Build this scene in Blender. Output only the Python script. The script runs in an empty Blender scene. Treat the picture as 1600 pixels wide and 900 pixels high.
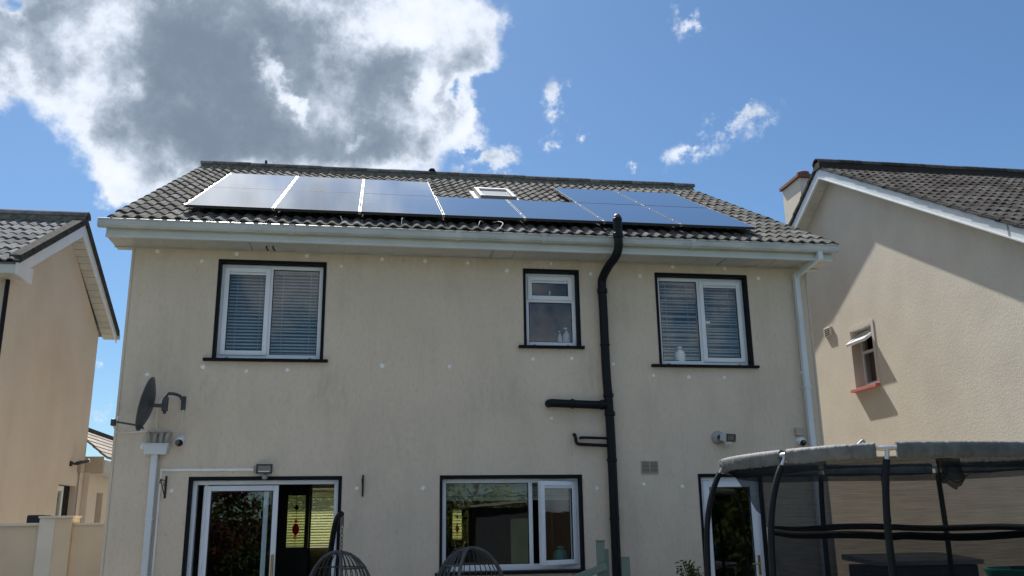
import bpy, bmesh, math, random
from mathutils import Vector, Matrix
random.seed(7)
scene = bpy.context.scene
C = scene.collection
R = math.radians

# ------------------------------------------------------------------ camera
cam_d = bpy.data.cameras.new('camera'); cam = bpy.data.objects.new('camera', cam_d); C.objects.link(cam)
pitch, yaw, roll = R(14.975), R(9.30), R(-0.861)
fw = Vector((math.sin(yaw)*math.cos(pitch), math.cos(yaw)*math.cos(pitch), math.sin(pitch)))
rt = Vector((math.cos(yaw), -math.sin(yaw), 0)); up = rt.cross(fw)
rt2 = rt*math.cos(roll) + up*math.sin(roll); up2 = -rt*math.sin(roll) + up*math.cos(roll)
m = Matrix((rt2, up2, -fw)).transposed().to_4x4(); m.translation = (2.910, -11.013, 1.501)
cam.matrix_world = m
cam_d.sensor_width = 36; cam_d.lens = 1389/1600*36; cam_d.clip_start = .05; cam_d.clip_end = 3000
scene.camera = cam

# ------------------------------------------------------------------ sky, sun, exposure
SUN = Vector((-.137, .574, .81)).normalized()
scene.view_settings.view_transform = 'Standard'; scene.view_settings.look = 'None'
scene.view_settings.exposure = 0.75; scene.view_settings.gamma = 1
w = bpy.data.worlds.new('World'); scene.world = w; w.use_nodes = True
nt = w.node_tree; N = nt.nodes; L = nt.links; N.clear()
def nd(t, **k):
    n = N.new(t)
    for a, b in k.items(): setattr(n, a, b)
    return n
def math_(op, a, b=None, c=None):
    n = nd('ShaderNodeMath', operation=op)
    for i, v in enumerate((a, b, c)):
        if v is None: continue
        if isinstance(v, (int, float)): n.inputs[i].default_value = v
        else: L.new(v, n.inputs[i])
    return n.outputs[0]
def smooth(v, a, b, lo=0, hi=1):
    n = nd('ShaderNodeMapRange', interpolation_type='SMOOTHSTEP')
    L.new(v, n.inputs[0])
    for i, x in enumerate((a, b, lo, hi)): n.inputs[i+1].default_value = x
    return n.outputs[0]
def mixc(f, a, b):
    n = nd('ShaderNodeMix', data_type='RGBA')
    for s, v in ((n.inputs[0], f), (n.inputs[6], a), (n.inputs[7], b)):
        if isinstance(v, (int, float)): s.default_value = v
        elif isinstance(v, tuple): s.default_value = v+(1,)
        else: L.new(v, s)
    return n.outputs[2]
sky = nd('ShaderNodeTexSky', sky_type='NISHITA'); sky.sun_disc = False
sky.sun_elevation = math.asin(SUN.z); sky.sun_rotation = math.atan2(SUN.x, SUN.y)
sky.altitude = 50; sky.air_density = 1.0; sky.dust_density = .5; sky.ozone_density = 2.2
tc = nd('ShaderNodeTexCoord'); D = tc.outputs['Generated']
sep = nd('ShaderNodeSeparateXYZ'); L.new(D, sep.inputs[0])
az = math_('MULTIPLY', math_('ARCTAN2', sep.outputs[0], sep.outputs[1]), .9)
el = math_('ARCSINE', sep.outputs[2])
comb = nd('ShaderNodeCombineXYZ'); L.new(az, comb.inputs[0]); L.new(el, comb.inputs[1])
def noise(sc, det, rough=.55, lac=2.0, off=0, src=None):
    mp = nd('ShaderNodeMapping'); L.new(src or D, mp.inputs[0]); mp.inputs['Location'].default_value = (off, off*.7, off*1.3)
    n = nd('ShaderNodeTexNoise'); L.new(mp.outputs[0], n.inputs['Vector'])
    n.inputs['Scale'].default_value = sc; n.inputs['Detail'].default_value = det
    n.inputs['Roughness'].default_value = rough; n.inputs['Lacunarity'].default_value = lac
    return n
# the direction is warped by turbulence so that cloud edges are ragged
wn = noise(9, 5, .6, off=3.1)
def vmath(op, a, b):
    n = nd('ShaderNodeVectorMath', operation=op)
    for i, v in enumerate((a, b)):
        if isinstance(v, tuple): n.inputs[i].default_value = v
        else: L.new(v, n.inputs[i])
    return n.outputs[0]
warp = vmath('ADD', comb.outputs[0], vmath('MULTIPLY', vmath('SUBTRACT', wn.outputs['Color'], (.5, .5, .5)), (.13, .11, 0)))
wn2 = noise(26, 6, .62, off=1.7)
warp2 = vmath('ADD', comb.outputs[0], vmath('MULTIPLY', vmath('SUBTRACT', wn2.outputs['Color'], (.5, .5, .5)), (.07, .06, 0)))
def field(blobs, src, k=1.35):
    tot = None
    for (a, e, ra, re, rot, amp) in blobs:
        mp = nd('ShaderNodeMapping', vector_type='TEXTURE'); L.new(src, mp.inputs[0])
        mp.inputs['Location'].default_value = (a, e, 0); mp.inputs['Rotation'].default_value = (0, 0, rot)
        mp.inputs['Scale'].default_value = (ra*k, re*k, 1)
        ln = nd('ShaderNodeVectorMath', operation='LENGTH'); L.new(mp.outputs[0], ln.inputs[0])
        v = smooth(ln.outputs['Value'], 0, 1, amp, 0)
        tot = v if tot is None else math_('ADD', tot, v)
    return tot
COVER = [(-0.1749,0.4922,0.212,0.0964,0.1556,1.0),(-0.299,0.4559,0.1086,0.0629,0.2164,1.0),(-0.2341,0.3911,0.0711,0.0563,0.5067,1.0),(-0.3455,0.4697,0.0712,0.0603,0.2498,1.0),(-0.0202,0.4831,0.1179,0.104,0.0704,1.0),(0.0229,0.4238,0.0897,0.0518,0.042,1.0),(0.0779,0.5481,0.0833,0.058,0.0236,1.0),(0.1104,0.5219,0.0433,0.0397,0.0049,1.0),(0.0924,0.45,0.0282,0.0317,0.011,1.0),(0.1342,0.4031,0.0314,0.0153,-0.0101,1.0),(0.0711,0.4875,0.0426,0.0497,0.0238,1.0),(-0.2422,0.3503,0.0348,0.0232,0.1464,1.0),(-0.1049,0.418,0.1243,0.0491,0.1018,1.0),(-0.1708,0.4403,0.1266,0.0696,0.1404,1.0),(-0.1416,0.6594,0.3,0.1465,0.1635,0.62),(-0.3493,0.5821,0.1492,0.1033,0.2888,1.0),(-0.1399,0.7982,0.3107,0.1923,0.1701,0.6)]
HOLES_SKY = [(0.0456,0.5325,0.0244,0.0215,0.0403,0.7),(0.0584,0.4803,0.0156,0.0283,0.3789,0.75),(0.0896,0.4769,0.0114,0.0213,0.0138,0.7),(0.1099,0.4173,0.0112,0.0098,0.0013,0.8),(0.1315,0.4743,0.0214,0.0285,-0.0074,0.8),(-0.3576,0.4999,0.0164,0.0099,0.2689,0.8)]
DARK = [(-0.1954,0.5081,0.1083,0.051,0.1711,0.4),(-0.1731,0.4696,0.083,0.0702,0.1491,1.0),(-0.1309,0.4186,0.0773,0.0387,0.1147,0.8),(-0.1854,0.5417,0.0844,0.039,0.1727,0.7),(-0.0806,0.5243,0.048,0.0617,0.6325,0.8),(0.0005,0.4879,0.0454,0.0419,0.0602,0.9),(-0.2379,0.4003,0.0474,0.0355,0.1628,0.12),(-0.0184,0.4286,0.0614,0.0341,0.0621,0.6),(0.0368,0.4209,0.0415,0.0242,0.0352,0.4),(-0.1269,0.6499,0.2102,0.1051,0.1531,0.42)]
BRIGHT = [(-0.2791,0.4316,0.0346,0.0346,0.1961,0.35),(-0.2274,0.3822,0.0356,0.0237,0.1512,0.4),(-0.0322,0.4346,0.0204,0.0272,0.0697,0.35),(-0.2862,0.4963,0.0471,0.0353,0.2222,0.6),(-0.3504,0.4439,0.0216,0.0377,0.2425,0.6),(-0.2425,0.4482,0.018,0.024,0.1813,0.5),(-0.1193,0.4935,0.0146,0.0426,0.5613,0.95),(-0.0882,0.4516,0.0107,0.0293,0.7113,0.9),(0.0275,0.5429,0.0645,0.0287,0.051,0.7),(0.0924,0.5484,0.0508,0.0363,0.0156,0.5),(0.0501,0.4663,0.0183,0.0422,0.0329,0.5),(0.0995,0.4396,0.0211,0.0281,0.0071,0.5),(-0.2427,0.3568,0.029,0.0174,0.1492,0.3),(-0.0181,0.4182,0.0204,0.0095,0.0605,0.5)]
WISP = [(0.1147,0.4032,0.0418,0.0209,-0.1759,0.9),(0.0938,0.4326,0.0238,0.0351,0.0095,0.8),(0.0783,0.4567,0.0141,0.0352,0.1928,0.9),(0.1412,0.4009,0.0237,0.0125,-0.0132,1.0),(0.3486,0.5344,0.0237,0.0181,0.2238,1.0),(0.1974,0.4658,0.0184,0.0269,-0.302,1.0),(0.1884,0.4216,0.0168,0.0112,-0.0347,1.0),(0.2247,0.4382,0.0084,0.0077,-0.0524,1.0),(0.3979,0.4329,0.0434,0.0197,0.1253,1.0),(0.3375,0.4016,0.0442,0.0161,0.2124,1.0),(0.2804,0.3857,0.0061,0.0061,-0.0738,1.0),(0.3933,0.4565,0.0066,0.0146,-0.1385,1.0),(-0.2442,0.1214,0.0129,0.0096,0.0437,1.0),(-0.2492,0.1599,0.0065,0.0038,0.0638,1.0),(-0.3342,0.2162,0.01,0.015,0.1179,1.0)]
fine = noise(20, 10, .66, off=5.3).outputs['Fac']
big = noise(3.2, 7, .55, off=8.8).outputs['Fac']
cover = field(COVER, warp)
behind = math_('MULTIPLY', smooth(math_('ABSOLUTE', az), .75, 1.15), smooth(el, .22, .60, .6, 1))          # clouds all round the rest of the sky
cover = math_('MAXIMUM', math_('SUBTRACT', cover, field(HOLES_SKY, warp2, 1.3)), 0)
cover = math_('ADD', cover, math_('MULTIPLY', smooth(big, .42, .60), behind))
dens = math_('ADD', math_('MULTIPLY', cover, 1.5), math_('MULTIPLY', math_('MULTIPLY', math_('SUBTRACT', fine, .5), 2.3), smooth(cover, 0, .35)))
alpha = smooth(dens, .25, 1.20)
wisp = math_('MULTIPLY', field(WISP, warp2, 1.5), smooth(noise(38, 8, .65, off=2.2).outputs['Fac'], .38, .66))
alpha = math_('MAXIMUM', alpha, smooth(wisp, .04, .80, 0, .85))
dark = math_('ADD', field(DARK, warp, 1.3), math_('MULTIPLY', smooth(dens, .7, 2.6), .55))
dark = math_('SUBTRACT', dark, field(BRIGHT, warp2, 1.2))
dark = math_('ADD', dark, math_('MULTIPLY', math_('SUBTRACT', noise(8, 9, .62, off=9.4).outputs['Fac'], .5), 2.4))
dark = math_('ADD', dark, math_('MULTIPLY', behind, .0))
dark = math_('MINIMUM', dark, 1.35)
dark = math_('ADD', dark, math_('MULTIPLY', math_('SUBTRACT', noise(30, 9, .65, off=6.1).outputs['Fac'], .5), 1.5))
shade = smooth(dark, -.55, 1.50)
ramp = nd('ShaderNodeValToRGB'); L.new(shade, ramp.inputs[0])
er = ramp.color_ramp.elements; er[0].position = 0; er[0].color = (5.6, 5.9, 6.4, 1); er[1].position = 1; er[1].color = (1.25, 1.6, 2.1, 1)
for p, c in ((.22, (4.9, 5.3, 6.0, 1)), (.5, (2.9, 3.35, 4.0, 1)), (.75, (1.75, 2.15, 2.7, 1))):
    e = er.new(p); e.color = c
tint = nd('ShaderNodeMix', data_type='RGBA', blend_type='MULTIPLY'); tint.inputs[0].default_value = 1
L.new(sky.outputs[0], tint.inputs[6]); tint.inputs[7].default_value = (.43, .565, .66, 1)
col = mixc(alpha, tint.outputs[2], ramp.outputs[0])
bg = nd('ShaderNodeBackground'); L.new(col, bg.inputs[0]); bg.inputs[1].default_value = .10
wo = nd('ShaderNodeOutputWorld'); L.new(bg.outputs[0], wo.inputs[0])
w.cycles.sampling_method = 'MANUAL'; w.cycles.sample_map_resolution = 1024

sun_d = bpy.data.lights.new('sun', 'SUN'); sun = bpy.data.objects.new('sun', sun_d); C.objects.link(sun)
sun_d.energy = 5.0; sun_d.angle = R(.53); sun_d.color = (1, .94, .85)
sun.rotation_euler = (-SUN).to_track_quat('-Z', 'Y').to_euler()

# ------------------------------------------------------------------ materials
def mat(name, c1, c2=None, rough=.6, scale=6, metal=0, bump=0, bscale=60, detail=6, coords='Object', stretch=(1, 1, 1), vary=0, spec=None, contrast=(.35, .65), coat=0):
    m = bpy.data.materials.new(name); m.use_nodes = True
    t = m.node_tree; b = t.nodes['Principled BSDF']
    b.inputs['Roughness'].default_value = rough; b.inputs['Metallic'].default_value = metal
    if spec is not None: b.inputs['IOR'].default_value = spec
    if coat: b.inputs['Coat Weight'].default_value = coat; b.inputs['Coat Roughness'].default_value = .05
    c2 = c2 or tuple(x*.88 for x in c1)
    tcn = t.nodes.new('ShaderNodeTexCoord'); mp = t.nodes.new('ShaderNodeMapping')
    t.links.new(tcn.outputs[coords], mp.inputs[0]); mp.inputs['Scale'].default_value = stretch
    n = t.nodes.new('ShaderNodeTexNoise'); n.inputs['Scale'].default_value = scale; n.inputs['Detail'].default_value = detail
    t.links.new(mp.outputs[0], n.inputs['Vector'])
    r = t.nodes.new('ShaderNodeValToRGB'); t.links.new(n.outputs['Fac'], r.inputs[0])
    r.color_ramp.elements[0].position = contrast[0]; r.color_ramp.elements[1].position = contrast[1]
    r.color_ramp.elements[0].color = c2+(1,); r.color_ramp.elements[1].color = c1+(1,)
    out = r.outputs[0]
    if vary:
        oi = t.nodes.new('ShaderNodeObjectInfo'); mr = t.nodes.new('ShaderNodeMapRange')
        t.links.new(oi.outputs['Random'], mr.inputs[0]); mr.inputs[3].default_value = 1-vary; mr.inputs[4].default_value = 1+vary
        hs = t.nodes.new('ShaderNodeHueSaturation'); t.links.new(mr.outputs[0], hs.inputs['Value']); t.links.new(out, hs.inputs['Color'])
        out = hs.outputs[0]
    t.links.new(out, b.inputs['Base Color'])
    if bump:
        n2 = t.nodes.new('ShaderNodeTexNoise'); n2.inputs['Scale'].default_value = bscale; n2.inputs['Detail'].default_value = 5
        t.links.new(tcn.outputs['Object'], n2.inputs['Vector'])
        bp = t.nodes.new('ShaderNodeBump'); bp.inputs['Strength'].default_value = bump; bp.inputs['Distance'].default_value = .01
        t.links.new(n2.outputs['Fac'], bp.inputs['Height']); t.links.new(bp.outputs[0], b.inputs['Normal'])
    return m, t, b, out
def M(*a, **k): return mat(*a, **k)[0]
def overlay(mt, colour, scale, lo, hi, stretch=(1, 1, 1), amount=1.0, off=0):
    """a second, blotchy colour (stain, lichen, streak) over a material made by mat()"""
    m, t, b, out = mt
    tcn = t.nodes.new('ShaderNodeTexCoord'); mp = t.nodes.new('ShaderNodeMapping'); t.links.new(tcn.outputs['Object'], mp.inputs[0])
    mp.inputs['Scale'].default_value = stretch; mp.inputs['Location'].default_value = (off, off, off)
    n = t.nodes.new('ShaderNodeTexNoise'); n.inputs['Scale'].default_value = scale; n.inputs['Detail'].default_value = 8; n.inputs['Roughness'].default_value = .6
    t.links.new(mp.outputs[0], n.inputs['Vector'])
    mr = t.nodes.new('ShaderNodeMapRange'); t.links.new(n.outputs['Fac'], mr.inputs[0])
    mr.inputs[1].default_value = lo; mr.inputs[2].default_value = hi; mr.inputs[3].default_value = 0; mr.inputs[4].default_value = amount
    mx = t.nodes.new('ShaderNodeMix'); mx.data_type = 'RGBA'; t.links.new(mr.outputs[0], mx.inputs[0]); t.links.new(out, mx.inputs[6]); mx.inputs[7].default_value = colour+(1,)
    t.links.new(mx.outputs[2], b.inputs['Base Color'])
    return (m, t, b, mx.outputs[2])
wall_m = mat('wall_render', (.655, .57, .46), (.60, .52, .415), rough=.93, scale=1.1, bump=.55, bscale=55, contrast=(.3, .7))
wall_m = overlay(wall_m, (.40, .35, .285), 1.5, .5, .80, (2.0, 1, .5), .45)
wall_m = overlay(wall_m, (.75, .63, .50), 4, .55, .8, (1, 1, 1), .35, 4)
wall_m = overlay(wall_m, (.48, .415, .335), 22, .5, .7, (1.2, 1, .6), .45, 9)
wall_m = overlay(wall_m, (.30, .27, .22), 9, .64, .76, (1.6, 1, .5), .6, 13)
def blotches(mt, spots_, colour, amount):
    m, t, b, out = mt
    geo = t.nodes.new('ShaderNodeTexCoord'); tot = None
    nz = t.nodes.new('ShaderNodeTexNoise'); mp0 = t.nodes.new('ShaderNodeMapping'); t.links.new(geo.outputs['Object'], mp0.inputs[0]); mp0.inputs['Scale'].default_value = (3, 1, 1.1)
    t.links.new(mp0.outputs[0], nz.inputs['Vector']); nz.inputs['Scale'].default_value = 4; nz.inputs['Detail'].default_value = 8; nz.inputs['Roughness'].default_value = .7
    for x, z, rx, rz, a in spots_:
        mp = t.nodes.new('ShaderNodeMapping'); mp.vector_type = 'TEXTURE'; t.links.new(geo.outputs['Object'], mp.inputs[0])
        mp.inputs['Location'].default_value = (x, 0, z); mp.inputs['Scale'].default_value = (rx, 50, rz)
        ln = t.nodes.new('ShaderNodeVectorMath'); ln.operation = 'LENGTH'; t.links.new(mp.outputs[0], ln.inputs[0])
        mr = t.nodes.new('ShaderNodeMapRange'); mr.interpolation_type = 'SMOOTHSTEP'; t.links.new(ln.outputs['Value'], mr.inputs[0]); mr.inputs[3].default_value = a; mr.inputs[4].default_value = 0
        if tot is None: tot = mr.outputs[0]
        else:
            ad = t.nodes.new('ShaderNodeMath'); t.links.new(tot, ad.inputs[0]); t.links.new(mr.outputs[0], ad.inputs[1]); tot = ad.outputs[0]
    nr = t.nodes.new('ShaderNodeMapRange'); t.links.new(nz.outputs['Fac'], nr.inputs[0]); nr.inputs[1].default_value = .38; nr.inputs[2].default_value = .68
    mu = t.nodes.new('ShaderNodeMath'); mu.operation = 'MULTIPLY'; t.links.new(tot, mu.inputs[0]); t.links.new(nr.outputs[0], mu.inputs[1])
    m2_ = t.nodes.new('ShaderNodeMath'); m2_.operation = 'MULTIPLY'; m2_.use_clamp = True; t.links.new(mu.outputs[0], m2_.inputs[0]); m2_.inputs[1].default_value = amount
    mx = t.nodes.new('ShaderNodeMix'); mx.data_type = 'RGBA'; t.links.new(m2_.outputs[0], mx.inputs[0]); t.links.new(out, mx.inputs[6]); mx.inputs[7].default_value = colour+(1,)
    t.links.new(mx.outputs[2], b.inputs['Base Color']); return (m, t, b, mx.outputs[2])
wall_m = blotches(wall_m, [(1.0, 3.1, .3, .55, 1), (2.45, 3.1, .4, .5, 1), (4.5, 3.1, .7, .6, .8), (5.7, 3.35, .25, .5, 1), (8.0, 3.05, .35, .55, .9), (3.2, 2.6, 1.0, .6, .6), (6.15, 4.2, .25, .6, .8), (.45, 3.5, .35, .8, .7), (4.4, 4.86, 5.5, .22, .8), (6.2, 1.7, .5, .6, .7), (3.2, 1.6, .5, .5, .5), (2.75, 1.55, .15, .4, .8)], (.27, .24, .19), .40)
WALL = wall_m[0]
lw = mat('pink_render', (.63, .58, .52), (.57, .53, .475), rough=.93, scale=.9, bump=.5, bscale=40, contrast=(.3, .7))
lw = overlay(lw, (.50, .40, .33), 1.3, .45, .85, (1, 1.2, .8), .55); lw = overlay(lw, (.53, .455, .40), 26, .5, .7, (1, 1, 1), .35, 3); LWALL = lw[0]
rw = mat('cream_render', (.66, .61, .52), (.60, .555, .475), rough=.95, scale=1.6, bump=.38, bscale=50, contrast=(.3, .7))
rw = overlay(rw, (.50, .45, .385), 1.3, .45, .8, (1, 1.2, .9), .55, 2); rw = overlay(rw, (.54, .485, .41), 20, .48, .7, (1, 1, 1), .5, 5); RWALL = rw[0]
GARDENWALL = M('garden_wall_paint', (.74, .60, .42), (.66, .53, .37), rough=.9, scale=2, bump=.3, bscale=70)
PALEWALL = M('pale_wall_paint', (.76, .70, .58), (.68, .62, .52), rough=.9, scale=2, bump=.3, bscale=70)
def pvc(name, a, b_, dirt=.5):
    x = mat(name, a, b_, rough=.35, scale=2.5, contrast=(.3, .7), bump=.08, bscale=12)
    return overlay(x, (.20, .21, .17), 9, .52, .74, (.35, 1, 1.6), dirt)[0]
GUTTER = pvc('weathered_gutter', (.50, .53, .51), (.38, .41, .40), .6)
FASCIA = pvc('fascia_upvc', (.58, .62, .60), (.52, .56, .54), .15)
SOFFIT = M('soffit_upvc', (.52, .53, .51), (.44, .45, .43), rough=.4, scale=4)
BARGE = pvc('barge_upvc', (.72, .76, .78), (.64, .68, .70), .15)
UPVC = M('white_upvc', (.74, .79, .84), (.68, .73, .78), rough=.28, scale=3)
UPVCD = M('white_upvc_pipe', (.66, .71, .75), (.56, .61, .64), rough=.35, scale=3, stretch=(1, 1, .4))
BLACK = M('black_paint', (.006, .008, .011), (.004, .0055, .008), rough=.6, spec=1.25, scale=8, bump=.25, bscale=60)
BLACKP = M('black_pipe_paint', (.005, .0075, .011), (.004, .006, .009), rough=.45, spec=1.3, scale=7, bump=.12, bscale=30)
GASKET = M('black_gasket', (.012, .012, .014), rough=.5)
tl = mat('concrete_tile', (.165, .162, .158), (.078, .078, .079), rough=.95, spec=1.12, scale=9, bump=.6, bscale=70, vary=.42, contrast=(.3, .7))
tl = overlay(tl, (.42, .42, .38), 22, .56, .70, (1, 1, 1), .8, 3); tl = overlay(tl, (.05, .06, .045), 6, .48, .66, (1, 1, 1), .8, 7); TILE = tl[0]
t2 = mat('dark_concrete_tile', (.080, .076, .074), (.040, .039, .040), rough=.95, spec=1.12, scale=8, bump=.6, bscale=70, vary=.42, contrast=(.3, .7))
t2 = overlay(t2, (.40, .34, .27), 16, .60, .74, (1, 1, 1), .8, 3); TILE2 = t2[0]
t3 = mat('slate_grey_tile', (.22, .23, .24), (.12, .125, .13), rough=.95, spec=1.12, scale=9, bump=.5, bscale=70, vary=.25, contrast=(.3, .7))
TILE3 = t3[0]
DECK = M('roof_felt', (.03, .028, .026), rough=.95)
MORTAR = M('ridge_mortar', (.20, .19, .165), (.10, .10, .085), rough=.95, scale=18, bump=.6, bscale=50)
ALU = M('brushed_aluminium', (.50, .51, .52), (.42, .43, .44), rough=.42, metal=1, scale=20)
DKFRAME = M('panel_side_black', (.012, .012, .014), rough=.4)
STEEL = M('galvanised_steel', (.62, .63, .64), (.48, .49, .5), rough=.38, metal=.9, scale=14)
GREYPL = M('grey_plastic', (.30, .31, .31), rough=.5)
CAMWHITE = M('camera_white', (.74, .76, .77), rough=.35)
LENS = M('dark_lens', (.01, .011, .014), rough=.1)
DISH = M('dish_grey', (.055, .068, .078), (.038, .048, .056), rough=.45, scale=6)
CABLE = M('white_cable', (.84, .84, .80), rough=.55)
IRON = M('rusty_iron', (.045, .028, .020), (.025, .018, .015), rough=.75, scale=30)
VENTP = M('beige_vent', (.44, .38, .30), rough=.6)
CREAMP = M('cream_painted_pipe', (.42, .39, .32), (.36, .33, .27), rough=.7, scale=8)
FILL = M('filler_daub', (.86, .88, .86), (.72, .74, .72), rough=.95, scale=20)
REDC = M('red_concrete', (.19, .10, .085), (.14, .075, .065), rough=.9, scale=8, bump=.4, bscale=60)
PINKSILL = M('pink_sill_paint', (.56, .19, .16), (.48, .16, .135), rough=.7, scale=10)
SLAT = M('blind_slat', (.62, .62, .58), (.55, .55, .52), rough=.5)
SLATG = M('grey_green_slat', (.30, .33, .27), rough=.5)
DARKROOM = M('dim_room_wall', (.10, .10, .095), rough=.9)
DARKWOOD = M('dark_mahogany', (.018, .012, .010), (.012, .009, .008), rough=.35, scale=4, stretch=(6, 1, 1))
BOTTLE = M('white_bottle', (.75, .78, .8), rough=.3)
GREENB = M('teal_bottle', (.02, .22, .20), rough=.3)
BRASS = M('brass', (.55, .38, .16), (.42, .29, .12), rough=.3, metal=1)
FOAM = M('pole_foam_sleeve', (.006, .009, .013), (.005, .007, .010), rough=.5, spec=1.3, scale=10, bump=.3, bscale=25)
pd = mat('grey_pad_vinyl', (.125, .14, .145), (.08, .09, .095), rough=.7, scale=9, bump=.8, bscale=14)
PAD = pd[0]
STRAP = M('black_webbing', (.002, .003, .004), spec=1.15, rough=.8, bump=.4, bscale=80)
WICKER = M('grey_wicker', (.060, .068, .074), (.035, .040, .045), rough=.55, scale=30)
CHAIN = M('chain_steel', (.14, .12, .10), rough=.5, metal=.7)
SAGE = M('sage_paint', (.17, .23, .19), (.13, .18, .15), rough=.6, scale=3, stretch=(1, 1, .2), bump=.15, bscale=30)
TEAL = M('teal_plastic', (.01, .20, .16), rough=.35)
GRASS = M('lawn_green', (.15, .14, .085), (.10, .10, .055), rough=.95, scale=1.3, bump=.6, bscale=80)
PATIO = M('patio_slab', (.52, .50, .46), (.43, .41, .38), rough=.9, scale=2.5, bump=.3, bscale=40, vary=.12)
ROAD = M('asphalt', (.055, .055, .057), (.045, .045, .046), rough=.9, scale=6)
BARK = M('bark', (.09, .065, .045), (.05, .038, .028), rough=.95, scale=8, stretch=(1, 1, .2), bump=.6, bscale=30)
SHEDW = M('dark_shed_timber', (.05, .06, .068), (.035, .042, .05), rough=.7, scale=3, stretch=(8, 8, .4))
FENCEW = M('fence_timber', (.22, .16, .10), (.15, .11, .07), rough=.85, scale=3, stretch=(8, 8, .4))
def leafmat(name, a, b_):
    m = bpy.data.materials.new(name); m.use_nodes = True; t = m.node_tree; t.nodes.clear()
    gi = t.nodes.new('ShaderNodeNewGeometry'); r = t.nodes.new('ShaderNodeValToRGB'); t.links.new(gi.outputs['Random Per Island'], r.inputs[0])
    r.color_ramp.elements[0].color = a+(1,); r.color_ramp.elements[1].color = b_+(1,)
    d = t.nodes.new('ShaderNodeBsdfDiffuse'); tr = t.nodes.new('ShaderNodeBsdfTranslucent'); mx = t.nodes.new('ShaderNodeMixShader'); o = t.nodes.new('ShaderNodeOutputMaterial')
    t.links.new(r.outputs[0], d.inputs[0]); t.links.new(r.outputs[0], tr.inputs[0]); mx.inputs[0].default_value = .35
    t.links.new(d.outputs[0], mx.inputs[1]); t.links.new(tr.outputs[0], mx.inputs[2]); t.links.new(mx.outputs[0], o.inputs[0]); return m
LEAF = leafmat('leaf_green', (.03, .055, .012), (.08, .12, .03))
LEAFY = leafmat('leaf_yellow_green', (.30, .34, .08), (.55, .58, .20))
LEAFR = leafmat('leaf_red', (.05, .030, .022), (.12, .055, .04))
def glassmat(name, tint=(.88, .92, .90), ior=1.7, rough=0.0, wob=0.0):
    m = bpy.data.materials.new(name); m.use_nodes = True; t = m.node_tree; t.nodes.clear()
    tr = t.nodes.new('ShaderNodeBsdfTransparent'); tr.inputs[0].default_value = tint+(1,)
    g = t.nodes.new('ShaderNodeBsdfGlossy'); g.inputs['Roughness'].default_value = rough
    f = t.nodes.new('ShaderNodeFresnel'); f.inputs[0].default_value = ior
    mx = t.nodes.new('ShaderNodeMixShader'); o = t.nodes.new('ShaderNodeOutputMaterial')
    if wob:
        n = t.nodes.new('ShaderNodeTexNoise'); n.inputs['Scale'].default_value = 2.2; tcn = t.nodes.new('ShaderNodeTexCoord'); t.links.new(tcn.outputs['Object'], n.inputs['Vector'])
        bp = t.nodes.new('ShaderNodeBump'); bp.inputs['Strength'].default_value = wob; bp.inputs['Distance'].default_value = .01; t.links.new(n.outputs['Fac'], bp.inputs['Height']); t.links.new(bp.outputs[0], g.inputs['Normal'])
    ge = t.nodes.new('ShaderNodeNewGeometry'); iv = t.nodes.new('ShaderNodeMath'); iv.operation = 'SUBTRACT'; iv.inputs[0].default_value = 1; t.links.new(ge.outputs['Backfacing'], iv.inputs[1])
    ml = t.nodes.new('ShaderNodeMath'); ml.operation = 'MULTIPLY'; t.links.new(f.outputs[0], ml.inputs[0]); t.links.new(iv.outputs[0], ml.inputs[1])   # only the outer face of the slab mirrors
    t.links.new(ml.outputs[0], mx.inputs[0]); t.links.new(tr.outputs[0], mx.inputs[1]); t.links.new(g.outputs[0], mx.inputs[2]); t.links.new(mx.outputs[0], o.inputs[0]); return m
GLASS = glassmat('window_glass', (.86, .90, .90), 1.9, 0, .04)
def leadglass(name, c, rough=.15):
    m = bpy.data.materials.new(name); m.use_nodes = True; t = m.node_tree; t.nodes.clear()
    tr = t.nodes.new('ShaderNodeBsdfTransparent'); tr.inputs[0].default_value = c+(1,)
    tl_ = t.nodes.new('ShaderNodeBsdfTranslucent'); tl_.inputs[0].default_value = c+(1,)
    mx = t.nodes.new('ShaderNodeMixShader'); mx.inputs[0].default_value = .15; o = t.nodes.new('ShaderNodeOutputMaterial')
    t.links.new(tr.outputs[0], mx.inputs[1]); t.links.new(tl_.outputs[0], mx.inputs[2]); t.links.new(mx.outputs[0], o.inputs[0]); return m
LG_CLEAR, LG_RED, LG_GREEN, LG_AMBER = (leadglass(n_, c_) for n_, c_ in (('obscure_glass', (.9, .92, .8)), ('red_glass', (.45, .03, .02)), ('green_glass', (.02, .22, .08)), ('amber_glass', (.85, .5, .06))))
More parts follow.
